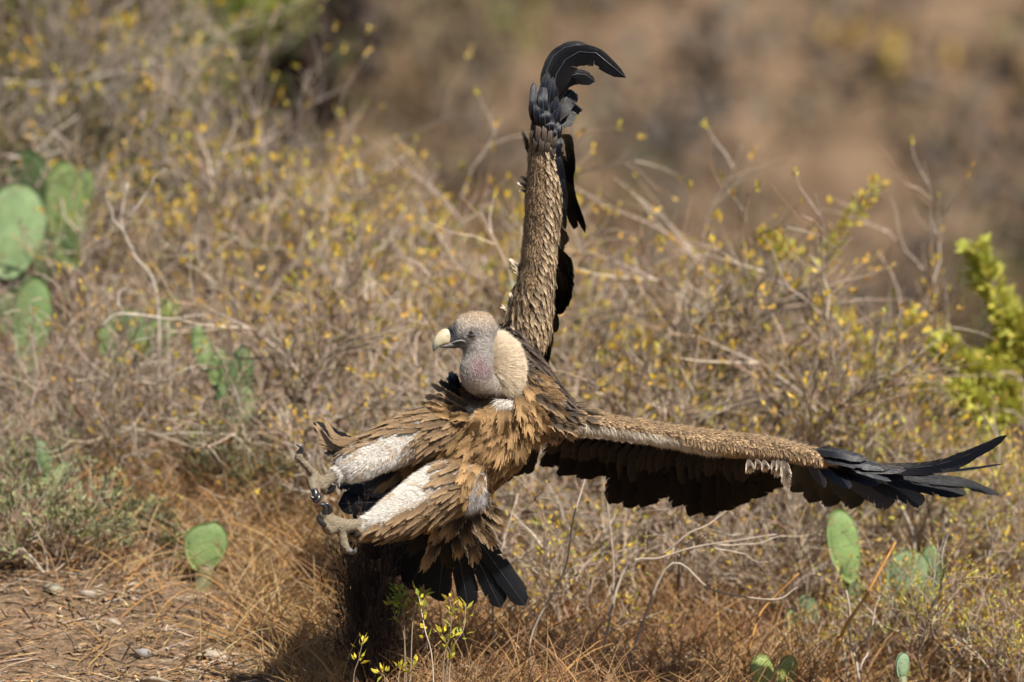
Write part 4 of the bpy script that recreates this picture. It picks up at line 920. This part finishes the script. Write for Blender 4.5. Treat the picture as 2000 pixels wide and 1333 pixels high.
# sunlit fringe of pale-rimmed coverts hanging from the arm
for x, y, l_, w, a in [(1462, 897, 26, 24, .0), (1492, 898, 22, 22, .1), (1510, 898, 26, 20, 0), (1532, 895, 50, 30, .05), (1520, 896, 34, 22, -.1), (1478, 896, 20, 20, 0)]:
    big_feather('underwing_covert', [(x, y, -.005), (x + 2, y + l_ * .5, -.008), (x + l_ * a, y + l_, .01)], w, (1, .1, 0), mat='pale', nseg=7, split=.15, tipround=.3, rachis=.0005, wl=.5, fringe=16, camber=.05)
# left (raised) wing: primaries
for pts, w, ac, tr in [
    ([(1062, 215, .06), (1064, 150, .06), (1085, 105, .07), (1125, 88, .08), (1172, 102, .10)], 30, (.7, .1, -.7), .2),
    ([(1076, 225, .06), (1082, 158, .05), (1110, 112, .05), (1160, 102, .05), (1223, 152, .06)], 44, (.5, .1, -.85), .28),
    ([(1082, 230, .08), (1090, 172, .09), (1115, 148, .1), (1142, 146, .11), (1162, 160, .12)], 30, (.4, .1, -.9), .18),
    ([(1085, 250, .08), (1098, 205, .1), (1116, 182, .12), (1128, 186, .14)], 30, (.6, -.1, -.8), .2),
    ([(1086, 262, .09), (1100, 228, .12), (1118, 200, .15), (1122, 215, .2)], 34, (.8, -.2, -.5), .2),
    ([(1090, 262, .09), (1105, 270, .16), (1110, 300, .24), (1118, 346, .30)], 18, (.6, -.3, .3), .25),
    ([(1092, 300, .09), (1106, 330, .16), (1112, 380, .26), (1143, 456, .34)], 22, (.9, -.25, -.25), .2),
    ([(1096, 340, .1), (1108, 372, .2), (1110, 410, .28), (1122, 448, .34)], 24, (.8, -.4, 0), .2)]:
    big_feather('primary_feather', pts, w, ac, split=.16, tipround=tr, wl=.3, flip=True, wob=.04, rachis=.0022)
# left wing: secondaries, running away behind the arm
for i in range(15):
    f = i / 14; by = 300 + f * 360; bx = 1088 - f * 20
    off = [30, 22, 18, 14, 22, 26, 30, 28, 24, 18, 20, 24, 18, 14, 12][i]
    big_feather('secondary_feather', [(bx - 8, by, .10), (bx + 6, by + 14, .22), (bx + off - 10, by + 44, .42)], 46, (.25, .05, 1), mat='flmat', split=.25, tipround=.14, camber=.2)
for pts, w in [([(1090, 440, .1), (1102, 462, .2), (1098, 480, .3)], 26), ([(1092, 480, .1), (1110, 525, .2), (1106, 598, .3)], 34), ([(1088, 520, .1), (1100, 560, .2), (1094, 615, .28)], 34), ([(1076, 600, .1), (1086, 628, .16), (1082, 650, .22)], 20), ([(1062, 655, .1), (1070, 682, .13), (1066, 710, .15)], 20)]:
    big_feather('secondary_feather', pts, w, (.9, -.35, 0), split=.3, tipround=.2)
# left wing: dark primary coverts on the hand
for bx, by, tx, ty, w in [(1050, 255, 1043, 160, 22), (1057, 256, 1054, 176, 24), (1066, 258, 1066, 196, 22), (1074, 268, 1076, 220, 20), (1080, 280, 1084, 240, 16), (1064, 240, 1061, 160, 20), (1064, 205, 1070, 140, 20), (1072, 215, 1080, 150, 20), (1078, 225, 1086, 168, 20), (1080, 240, 1088, 188, 18), (1083, 255, 1094, 205, 18), (1088, 280, 1094, 245, 16), (1048, 245, 1038, 195, 16), (1084, 278, 1090, 238, 20), (1088, 300, 1096, 270, 18)]:
    l_, n_ = hit(bx, by); d0 = (l_[1] - .004) if l_ is not None else .03
    big_feather('primary_covert', [(bx, by, d0), ((bx + tx) / 2 - 2, (by + ty) / 2, d0 - .012 + .01 * (l_ is None)), (tx, ty, .02)], w, (1, .15, .1), mat='flblue', nseg=10, split=.0, tipround=.3, wl=.5, wob=.0, camber=.18)
for bx, by, tx, ty, w in [(1042, 285, 1040, 240, 14), (1052, 285, 1052, 236, 15), (1062, 288, 1064, 242, 15), (1072, 292, 1076, 250, 15), (1080, 300, 1086, 262, 14), (1047, 300, 1046, 262, 14), (1058, 304, 1058, 264, 15), (1068, 308, 1071, 270, 15), (1078, 316, 1083, 280, 14), (1086, 330, 1092, 292, 12)]:
    l_, n_ = hit(bx, by); d0 = (l_[1] - .003) if l_ is not None else .02
    big_feather('carpal_covert', [(bx, by, d0), ((bx + tx) / 2, (by + ty) / 2, d0 - .007), (tx, ty, d0 + .002)], w, (1, .15, .1), mat='mantle', nseg=8, tipround=.3, wl=.5, camber=.2, fringe=14, rachis=.0004)
for pts, w in [([(1076, 262, .01), (1088, 290, .0), (1097, 330, .03)], 15), ([(1080, 285, .015), (1093, 325, .01), (1103, 372, .05)], 15), ([(1084, 320, .03), (1097, 360, .03), (1106, 410, .07)], 14), ([(1086, 370, .05), (1098, 405, .05), (1104, 450, .09)], 13)]:
    big_feather('primary_covert', pts, w, (1, .3, .3), mat='flblue', nseg=10, split=.05, tipround=.25, wl=.5)
# pale tufts on its leading edge
for x, y, tx, ty, w in [(1034, 292, 1022, 262, 18), (1032, 300, 1024, 272, 14), (1036, 372, 1014, 358, 16), (1036, 362, 1018, 346, 14), (1034, 380, 1018, 372, 14), (1022, 535, 998, 508, 16), (1022, 540, 1002, 520, 14), (1020, 545, 1006, 530, 12), (1008, 600, 998, 575, 16), (1000, 612, 984, 600, 18)]:
    big_feather('leading_edge_tuft', [(x, y, .06), ((x + tx) / 2, (y + ty) / 2 - 2, .05), (tx, ty, .05)], w, (.5, .6, .6), mat='pale', nseg=6, split=.3, tipround=.3, wl=.5, rachis=.0004, fringe=14)

# tail fan
TC = (876, 975)
for i, (tx, ty) in enumerate([(1026, 1184), (978, 1188), (915, 1190), (856, 1174), (800, 1152), (752, 1125), (712, 1085), (676, 1040), (660, 985), (652, 935), (650, 890)]):
    bx = TC[0] + (tx - TC[0]) * .12; by = TC[1] + (ty - TC[1]) * .12
    big_feather('tail_feather', [(bx, by, .17 + .004 * i), ((bx + tx) / 2, (by + ty) / 2, .21 + .004 * i), (tx, ty, .22 + .006 * i)], 44 if i < 3 else 54, nrm([-(ty - TC[1]), -30 + 12 * i, -(tx - TC[0])]), split=.12, tipround=.10, wl=.42, camber=.1, rachis=.002, flip=i > 2)
big_feather('tail_feather', [(760, 905, .2), (690, 880, .18), (655, 850, .16), (612, 826, .14)], 34, (.3, .3, 1), split=.35, tipround=.2, rachis=.0018)
big_feather('tail_feather', [(760, 890, .2), (700, 875, .18), (650, 845, .16)], 40, (.3, .3, 1), split=.1, tipround=.2, rachis=.0018)
# dark tertials under the wing root
for pts, w in [([(1010, 870, .16), (1000, 905, .2), (988, 942, .22)], 30), ([(1030, 870, .16), (1025, 900, .2), (1012, 930, .24)], 30), ([(1045, 865, .16), (1043, 890, .2), (1034, 926, .24)], 26)]:
    big_feather('tertial_feather', pts, w, (1, .1, .3), split=.3, tipround=.14)
# undertail coverts
for bx, by, tx, ty, w, mat, d0, d1 in [(925, 975, 978, 1012, 40, 'rim', .06, .04), (925, 990, 974, 1030, 36, 'rim', .05, .05), (920, 1005, 962, 1066, 38, 'rim', .06, .08), (905, 1010, 948, 1050, 40, 'rim', .04, .04), (905, 1030, 926, 1096, 44, 'rim', .07, .09), (890, 1010, 912, 1060, 40, 'rim', .05, .05), (888, 1040, 893, 1088, 36, 'rim', .08, .1), (905, 985, 872, 1046, 48, 'rim', .02, -.02), (890, 1000, 846, 1056, 40, 'rim', .03, .0), (870, 1030, 858, 1078, 40, 'under', .08, .1), (862, 1030, 826, 1112, 38, 'rim', .1, .13), (850, 1020, 800, 1078, 44, 'under', .1, .12), (875, 1045, 870, 1100, 40, 'under', .1, .12), (930, 960, 955, 1000, 32, 'rim', .05, .02), (915, 985, 938, 1035, 34, 'rim', .03, .01), (830, 1010, 770, 1060, 44, 'under', .1, .13)]:
    big_feather('undertail_covert', [(bx, by, d0), ((bx + tx) / 2 + 3, (by + ty) / 2, min(d0, d1) - .012), (tx, ty, d1)], w, nrm([ty - by, 0.2 * (rf.random() - .5) * 100, tx - bx]), mat=mat, nseg=8, split=.25, tipround=.3, wl=.5, rachis=.0007, camber=.22, fringe=26)
# trailing trouser feathers
for pts, w, mat in [([(760, 845, -.08), (700, 862, -.1), (650, 866, -.1), (618, 832, -.08)], 34, 'thigh'), ([(740, 855, -.1), (690, 872, -.11), (645, 872, -.1), (625, 850, -.09)], 28, 'thigh'), ([(720, 865, -.1), (680, 885, -.1), (640, 882, -.08)], 34, 'mantle'), ([(745, 850, -.12), (700, 860, -.13), (660, 855, -.12), (635, 825, -.1)], 22, 'thigh'),
                    ([(790, 1010, -.12), (745, 1035, -.13), (700, 1055, -.12)], 34, 'thigh'), ([(810, 1010, -.1), (760, 1040, -.1), (715, 1056, -.1)], 32, 'thigh'), ([(830, 1010, -.08), (790, 1040, -.08), (745, 1056, -.08)], 34, 'thigh'), ([(850, 1000, -.07), (815, 1035, -.06), (780, 1050, -.06)], 34, 'thigh'), ([(870, 990, -.06), (845, 1020, -.05), (818, 1038, -.04)], 34, 'thigh'), ([(890, 975, -.06), (870, 1005, -.05), (850, 1028, -.03)], 34, 'thigh'),
                    ([(790, 925, .02), (765, 935, .02), (738, 950, .03)], 50, 'tan'), ([(780, 910, .03), (750, 925, .03), (715, 950, .05)], 44, 'under'), ([(800, 935, .03), (770, 950, .03), (750, 970, .05)], 46, 'under')]:
    big_feather('trouser_feather', pts, w, (.2, .5, 1), mat=mat, nseg=10, split=.4, tipround=.25, wl=.5, rachis=.0006, wob=.12, fringe=34)

# ---- contour feathers set over the body
def protos_of(kind, n_, L, w, mat, nseg=7, curl=.12, split=.3):
    out = []
    for i in range(n_):
        t = np.linspace(0, 1, 8); r_ = random.Random(kind + str(i)); c_ = curl * r_.uniform(.4, 1.5); s_ = r_.uniform(-.12, .12)
        C = np.stack([t * L, s_ * L * t * t, L * c_ * (t * (1 - t) * 1.3 - .25 * t * t)], 1); A = np.tile(np.array([0, 1.0, 0]), (8, 1))
        mb = MB(); barb_geo(mb, C, A, w * .5, w * .5, 22, r_, .16, None, .0005)
        out.append(mb.mesh(kind, [M[mat], M['rachis']]))
    return out
def frame(p, n, d, s=1.0):
    x = nrm(d - n * np.dot(d, n)); y = np.cross(n, x)
    m_ = Matrix.Identity(4)
    for r_ in range(3):
        m_[r_][0] = x[r_] * s; m_[r_][1] = y[r_] * s; m_[r_][2] = n[r_] * s; m_[r_][3] = p[r_]
    return m_
def poisson(mask, spacing, seed):
    r_ = np.random.default_rng(seed); idx = np.where(mask)[0]
    if len(idx) == 0: return []
    r_.shuffle(idx); cell = spacing; grid = {}; out = []
    for i in idx:
        p = fc[i]; kx = tuple((p / cell).astype(int)); ok = True
        for a in (-1, 0, 1):
            for b in (-1, 0, 1):
                for c in (-1, 0, 1):
                    for q in grid.get((kx[0] + a, kx[1] + b, kx[2] + c), ()):
                        if ((fc[q] - p) ** 2).sum() < spacing * spacing: ok = False; break
                    if not ok: break
                if not ok: break
            if not ok: break
        if ok: grid.setdefault(kx, []).append(i); out.append(i)
    return out
def R_(*names): return np.isin(fw, [RN.index(n_) for n_ in names])
FQ = pxa(fc)
BW = Vector(bird.location)
def set_feathers(name, idx, meshes, dirf, smin, smax, seed, lift=.05):
    r_ = random.Random(seed); k = 0
    order = sorted(idx, key=lambda i: FQ[i][1])
    for i in order:
        p, n = fc[i], fn[i]; dv = dirf(FQ[i], n, r_)
        if dv is None: continue
        n2 = nrm(n - nrm(dv) * lift * r_.uniform(.3, 2.0)); s = r_.uniform(smin, smax)
        o = bpy.data.objects.new(name, r_.choice(meshes)); COLL.objects.link(o); o.parent = bird
        m_ = frame(p + n * .002 - nrm(dv) * .008, n2, nrm(dv), s); m_.translation -= BW; o.matrix_local = m_; k += 1
    return k
v3 = lambda dx, dy, dd=0.0: np.array([dx, dd, -dy])
def dir_torso(q, n, r_):
    a = nrm([q[0] - 1000, q[1] - 735]); b = np.array([-.75, .62]); w_ = .75 if q[0] > 1010 else .45
    e = a * w_ + b * (1 - w_); e = e + np.array([r_.uniform(-.3, .3), r_.uniform(-.3, .3)])
    return nrm(v3(e[0], e[1], .25 * (q[2] > .05)))
front = fn[:, 1] < .45
tors = R_('torso') & ~((FQ[:, 1] < 795) & (FQ[:, 0] < 1010) & (FQ[:, 0] > 905))
set_feathers('contour_feather', poisson(tors & front, .0205, 1), protos_of('contour_feather', 8, .056, .058, 'tan', 8, curl=.06, split=.4), dir_torso, .65, 1.2, 1)
set_feathers('back_feather', poisson(R_('torso') & ~front, .034, 2), protos_of('back_feather', 3, .07, .05, 'mantle', 6), dir_torso, .9, 1.2, 2)
def dir_mantle(q, n, r_):
    return nrm(v3(.62 + r_.uniform(-.2, .2), .75 + r_.uniform(-.2, .2), .25))
set_feathers('mantle_feather', poisson(R_('mantle'), .0145, 3), protos_of('mantle_feather', 4, .046, .015, 'mantle', 6, curl=.05), dir_mantle, .8, 1.2, 3)
# shoulder feathers with tan rims
sh = (R_('wing_right') & (FQ[:, 0] < 1150)) | (R_('torso') & (FQ[:, 0] > 1030))
set_feathers('shoulder_feather', poisson(sh, .018, 4), protos_of('shoulder_feather', 4, .045, .034, 'rim', 7), lambda q, n, r_: nrm(v3(.45 + r_.uniform(-.4, .4), .8, .1)) if q[1] > 828 else nrm(v3(.8, .45 + r_.uniform(-.2, .2), .3)), .6, 1.0, 4)
# upper breast: long loose feathers left of the neck
for i, (bx, by, tx, ty, w, mat) in enumerate([(905, 800, 845, 752, 22, 'rim'), (900, 805, 832, 775, 26, 'rim'), (905, 812, 825, 788, 22, 'tan'), (905, 820, 818, 806, 24, 'tan'), (900, 790, 860, 745, 22, 'under'), (905, 780, 875, 738, 24, 'fl'), (900, 785, 868, 752, 26, 'under'), (895, 770, 880, 728, 24, 'fl'), (915, 800, 862, 770, 24, 'rim'), (918, 812, 870, 800, 26, 'rim'), (925, 820, 876, 818, 26, 'tan'), (1040, 775, 1080, 800, 32, 'rim'), (1030, 785, 1062, 822, 34, 'tan'), (1050, 780, 1102, 812, 34, 'rim'), (1040, 800, 1075, 845, 34, 'tan'), (1060, 810, 1100, 850, 34, 'rim'), (1080, 820, 1120, 858, 32, 'rim'), (1090, 830, 1135, 852, 28, 'rim'), (1010, 790, 1035, 845, 40, 'tan'), (985, 795, 985, 850, 42, 'tan'), (950, 800, 925, 842, 40, 'tan')]):
    l_, n_ = hit(bx, by); d0 = l_[1] - .002 if l_ is not None else -.03
    l2, _ = hit(tx, ty); d1 = (l2[1] - .012) if l2 is not None else d0 + .03
    if mat == 'fl': d0 = .0; d1 = .04
    big_feather('breast_feather', [(bx, by, d0), ((bx + tx) / 2, (by + ty) / 2 - 5, min(d0, d1) - .016), (tx, ty, d1)], w, nrm([ty - by, 0, tx - bx]), mat=mat, nseg=10, split=.35, tipround=.28, wl=.5, rachis=.0006, camber=.2, wob=.12, fringe=28)
# thighs
def side(q, who):
    P = LOFTS[who]; a, b = np.array(P[0][:2]), np.array(P[-1][:2]); t_ = nrm(b - a); v = np.array(q[:2]) - a
    return (t_[0] * v[1] - t_[1] * v[0])     # signed distance in px
sl = np.array([side(q, 'thigh_left') for q in FQ]); sr = np.array([side(q, 'thigh_right') for q in FQ])
whiteL = R_('thigh_left') & (sl < 36 + 5 * np.sin(FQ[:, 0] * .21)) & (FQ[:, 0] < 808 + 9 * np.sin(FQ[:, 1] * .23) + 5 * np.sin(FQ[:, 1] * .61)); whiteR = R_('thigh_right') & (sr > -6) & (FQ[:, 0] < 872 + 10 * np.sin(FQ[:, 1] * .3))
thg = (R_('thigh_left') & ~whiteL) | (R_('thigh_right') & ~whiteR)
set_feathers('thigh_feather', poisson(thg & (FQ[:, 0] < 905), .0155, 5), protos_of('thigh_feather', 6, .062, .020, 'thigh', 7, curl=.04, split=.5), lambda q, n, r_: nrm(v3(-.82, .5 + r_.uniform(-.2, .15), -.15)), .8, 1.2, 5)
set_feathers('contour_feather', poisson(thg & (FQ[:, 0] >= 905), .021, 6), protos_of('hip_feather', 3, .05, .036, 'tan', 7), dir_torso, .7, 1.1, 6)

# ---- small scale-like marginal coverts on both wing arms (too many to count)
def coverts(name, mask, spacing, L, w, dirf, colf, mat, seed, lift=.09):
    """many small overlapping scale feathers as one mesh: each a cupped pointed oval of three faces per side"""
    r_ = random.Random(seed); idx = np.array(poisson(mask, spacing, seed)); n_ = len(idx)
    P, Nn = fc[idx], fn[idx]; Dv = np.array([dirf(FQ[i], fn[i], r_) for i in idx]); C = np.clip(np.array([colf(FQ[i], r_) for i in idx]), 0, 1)
    unit = lambda a: a / (np.linalg.norm(a, axis=1)[:, None] + 1e-9); dot = lambda a, b: (a * b).sum(1)[:, None]
    g_ = np.random.default_rng(seed); X = unit(Dv - Nn * dot(Dv, Nn)); N2 = unit(Nn - X * lift * g_.uniform(.4, 1.7, (n_, 1))); X = unit(X - N2 * dot(X, N2)); Y = np.cross(N2, X)
    Lz = L * g_.uniform(.7, 1.25, (n_, 1)); hw = w * .5 * g_.uniform(.8, 1.2, (n_, 1)); B = P + Nn * .0008
    pts, uv = [], []
    for t, q in ((0, 0), (.3, -.8), (.3, 0), (.3, .8), (.7, -1), (.7, 0), (.7, 1), (.92, -.55), (1.0, 0), (.94, .5)):
        pts.append(B + X * Lz * t + Y * hw * q - N2 * (Lz * .10 * t * t + hw * .3 * q * q)); uv.append((t, q))
    V = np.stack(pts, 1).reshape(-1, 3); U = np.tile(np.array(uv), (n_, 1)); base = [(0, 2, 1), (0, 3, 2), (1, 2, 5, 4), (2, 3, 6, 5), (4, 5, 8, 7), (5, 6, 9, 8)]
    F = [tuple(k + v for v in f) for k in range(0, n_ * 10, 10) for f in base]
    mb = MB(); mb.add(V, F, np.repeat(C, 10, 0), U); return mb.obj(name, M[mat], bird, kind='stuff')
axr = 823 + (FQ[:, 0] - 1130) * .15
low = R_('wing_right') & (FQ[:, 0] > 1115) & (FQ[:, 0] < 1400) & (FQ[:, 1] > axr + 2 + np.clip((FQ[:, 0] - 1290) * .12, 0, 14)) & (fn[:, 1] < -.1)
wl_m = R_('wing_left') & (FQ[:, 1] > 240); wr_m = R_('wing_right') & (FQ[:, 0] > 1105) & (FQ[:, 0] < 1640) & ~low
AX = np.array([(p[1], p[0]) for p in LOFTS['wing_left']][::-1], float)
def ccov(q, r_):
    k = r_.uniform(.42, .75) * (1.1 if r_.random() < .9 else .25); return np.array([k, k * .985, k * .97])
def ccovL(q, r_):
    e = q[0] - np.interp(q[1], AX[:, 0], AX[:, 1])
    dark = .05 + .22 * (e > 2) + .08 * (q[1] > 560)
    if r_.random() < dark: k = r_.uniform(.03, .12)
    else: k = r_.uniform(.5, .8) * (1.4 if (e > 2 and r_.random() < .6) or q[1] > 570 else 1)
    c_ = .97 + .25 * (e > 0); return np.array([k, k * 1.0, k * c_])
def dL(q, n, r_): return nrm(v3(.30 + r_.uniform(-.25, .25), -.75 if q[1] < 560 else .55, .75))
def dR(q, n, r_): return nrm(v3(.75 + r_.uniform(-.2, .2), .5 + (0.5 if q[1] > 830 + (q[0] - 1100) * .14 else 0), .25))
coverts('marginal_coverts', wl_m, .0046, .013, .0055, lambda q, n, r_: nrm(v3(.35 + r_.uniform(-.25, .25), .62, .55)) if q[1] > 520 else nrm(v3(.35 + r_.uniform(-.25, .25), -.5, .6)), ccovL, 'scale', 31, lift=.06)
coverts('marginal_coverts', wr_m, .0046, .013, .0058, dR, ccov, 'scale', 32)
eL = FQ[:, 0] - np.interp(FQ[:, 1], AX[:, 0], AX[:, 1])
pw = protos_of('wing_covert', 6, .025, .0125, 'wcov', 6, curl=.05)
set_feathers('wing_covert', poisson(wl_m & (eL > 4) & (fn[:, 1] < .35) & (FQ[:, 1] > 290), .0118, 61), pw, lambda q, n, r_: nrm(v3(.32 + r_.uniform(-.25, .25), .9, .25)), .75, 1.2, 61, lift=.12)
set_feathers('wing_covert', poisson(wl_m & (eL <= 4) & (fn[:, 1] < .35) & (FQ[:, 1] > 560), .0135, 62), pw, lambda q, n, r_: nrm(v3(.3 + r_.uniform(-.3, .3), .9, .25)), .75, 1.2, 62, lift=.1)
def cream(q, r_): k = r_.uniform(.7, 1.0); return np.array([k, k, k])
M['cream'] = feather_mat('cream_covert', (.55, .48, .38), (.62, .55, .45), (.78, .72, .62), rough=.85, barb=40, vary=0)
fr = R_('wing_right') & (FQ[:, 0] > 1330) & (FQ[:, 0] < 1605) & (fn[:, 2] < .0) & (fn[:, 1] < .2)
coverts('fringe_coverts', fr, .0046, .022, .006, lambda q, n, r_: nrm(v3(.15 + r_.uniform(-.25, .25), 1, .1)), lambda q, r_: np.array([1, .98, .95]) * r_.uniform(.5, .85), 'scale', 34, lift=.2)

# ---- down: fine fibres
def fibres(name, mask, density, L, w, dirf, colf, seed, lift=.5, curl=.3):
    r_ = np.random.default_rng(seed); idx = np.where(mask)[0]
    if len(idx) == 0: return
    n_ = int(fa[idx].sum() * density); pick = r_.choice(idx, n_, p=fa[idx] / fa[idx].sum())
    P = fc[pick] + r_.normal(0, .0016, (n_, 3)); Nn = fn[pick]; Dv = np.array([dirf(FQ[i]) for i in pick]) + r_.normal(0, .22, (n_, 3))
    Dv = Dv - Nn * (Dv * Nn).sum(1)[:, None]; Dv /= np.linalg.norm(Dv, axis=1)[:, None] + 1e-9
    dirn = Dv + Nn * lift * r_.uniform(.3, 1.4, (n_, 1)); dirn /= np.linalg.norm(dirn, axis=1)[:, None]
    Ls = L * r_.uniform(.5, 1.2, (n_, 1)); mid = P + dirn * Ls * .5; end = mid + (dirn * (1 - curl) + Dv * curl + r_.normal(0, .18, (n_, 3))) * Ls * .5
    sd = np.cross(dirn, r_.normal(0, 1, (n_, 3))); sd /= np.linalg.norm(sd, axis=1)[:, None] + 1e-9; sd *= w * .5
    V = np.stack([P - sd, P + sd, mid + sd * .8, mid - sd * .8, end], 1).reshape(-1, 3)
    C = colf(P, pick) * r_.uniform(.85, 1.12, (n_, 1)); C = np.repeat(C, 5, 0)
    b = np.arange(n_) * 5; F = [(i, i + 1, i + 2, i + 3) for i in b] + [(i + 3, i + 2, i + 4) for i in b]
    mb = MB(); mb.add(V, F, np.clip(C, 0, 1)); return mb.obj(name, M['down'], bird, kind='stuff')
cst = lambda c: (lambda P, pick: np.tile(np.array(c), (len(P), 1)))
hd = R_('head', 'neck', 'brow') & ~((FQ[:, 0] < 897) & (FQ[:, 1] < 690)) & ~(((FQ[:, 0] - 921) / 11) ** 2 + ((FQ[:, 1] - 650) / 8) ** 2 < 1)
fibres('head_down', hd, 420000, .0055, .0006, lambda q: v3(.75, .45, .2) if q[1] < 690 else v3(.15, 1, 0), lambda P, pick: colour_of(fc[pick], fw[pick]) * 1.0, 41, lift=.5)
fibres('neck_ruff', R_('ruff') & (FQ[:, 1] < 782), 700000, .024, .0006, lambda q: nrm(v3(q[0] - 945, (q[1] - 715) * .9, .02)), lambda P, pick: np.tile(np.array((.80, .70, .56)), (len(P), 1)) * (1 + .06 * np.sin(fc[pick][:, 0:1] * 300)), 42, lift=.3)
wdir = lambda q: v3(-.75, .5, -.1)
fibres('leg_down', whiteL | whiteR, 620000, .015, .0009, wdir, lambda P, pick: np.where((np.sin(fc[pick][:, 0:1] * 70 + 3 * np.sin(fc[pick][:, 2:3] * 60)) > .9), np.array([[.74, .64, .53]]), np.array([[.84, .81, .77]])), 43, lift=.75)
brd = R_('torso') & front & (((FQ[:, 0] - 915) / 32) ** 2 + ((FQ[:, 1] - 802) / 12) ** 2 < 1)
fibres('breast_down', brd | (R_('torso', 'ruff') & front & (((FQ[:, 0] - 988) / 20) ** 2 + ((FQ[:, 1] - 787) / 8) ** 2 < 1)), 420000, .032, .0009, lambda q: v3(-.5, .6, -.1), cst((.80, .76, .70)), 44, lift=.6)
flank = R_('torso', 'thigh_right') & front & (((FQ[:, 0] - 928) / 16) ** 2 + ((FQ[:, 1] - 968) / 36) ** 2 < 1)
fibres('flank_down', flank, 500000, .03, .0009, lambda q: v3(.25, .8, -.1), cst((.66, .65, .66)), 45, lift=.6)
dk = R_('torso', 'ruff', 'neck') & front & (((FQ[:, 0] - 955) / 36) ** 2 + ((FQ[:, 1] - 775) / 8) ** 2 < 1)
fibres('throat_shadow_down', dk, 300000, .012, .0008, lambda q: v3(.1, 1, 0), cst((.10, .075, .06)), 46)  # dark fibres put the shade below the throat into the down's colour

fibres('breast_fuzz', tors & front & (FQ[:, 1] > 800), 170000, .020, .0009, lambda q: nrm(v3(-.7, .65, -.05)), lambda P, pick: np.tile(np.array((.27, .17, .08)), (len(P), 1)) * np.random.default_rng(3).uniform(.5, 1.4, (len(P), 1)), 47, lift=.45)
fibres('thigh_fuzz', thg, 130000, .028, .0008, lambda q: v3(-.85, .5, -.1), lambda P, pick: np.tile(np.array((.23, .155, .09)), (len(P), 1)) * np.random.default_rng(4).uniform(.5, 1.4, (len(P), 1)), 48, lift=.35)
fibres('mantle_fuzz', R_('mantle'), 160000, .022, .0008, lambda q: v3(.6, .78, .1), lambda P, pick: np.tile(np.array((.055, .04, .032)), (len(P), 1)) * np.random.default_rng(5).uniform(.5, 1.6, (len(P), 1)), 49, lift=.3)
fibres('wing_fuzz', (wl_m | wr_m) & ~low, 90000, .016, .0008, lambda q: v3(.4, .6, .3), lambda P, pick: np.tile(np.array((.42, .31, .20)), (len(P), 1)) * np.random.default_rng(6).uniform(.4, 1.4, (len(P), 1)), 50, lift=.35)

fibres('white_underwing_down', low, 700000, .026, .0009, lambda q: nrm(v3(.35, 1, -.05)), lambda P, pick: np.tile(np.array((.84, .76, .64)), (len(P), 1)) * np.random.default_rng(8).uniform(.6, 1.1, (len(P), 1)), 51, lift=.5)
fibres('fringe_down', fr, 300000, .022, .0009, lambda q: nrm(v3(.2, 1, 0)), lambda P, pick: np.tile(np.array((.55, .42, .28)), (len(P), 1)) * np.random.default_rng(9).uniform(.6, 1.2, (len(P), 1)), 52, lift=.35)
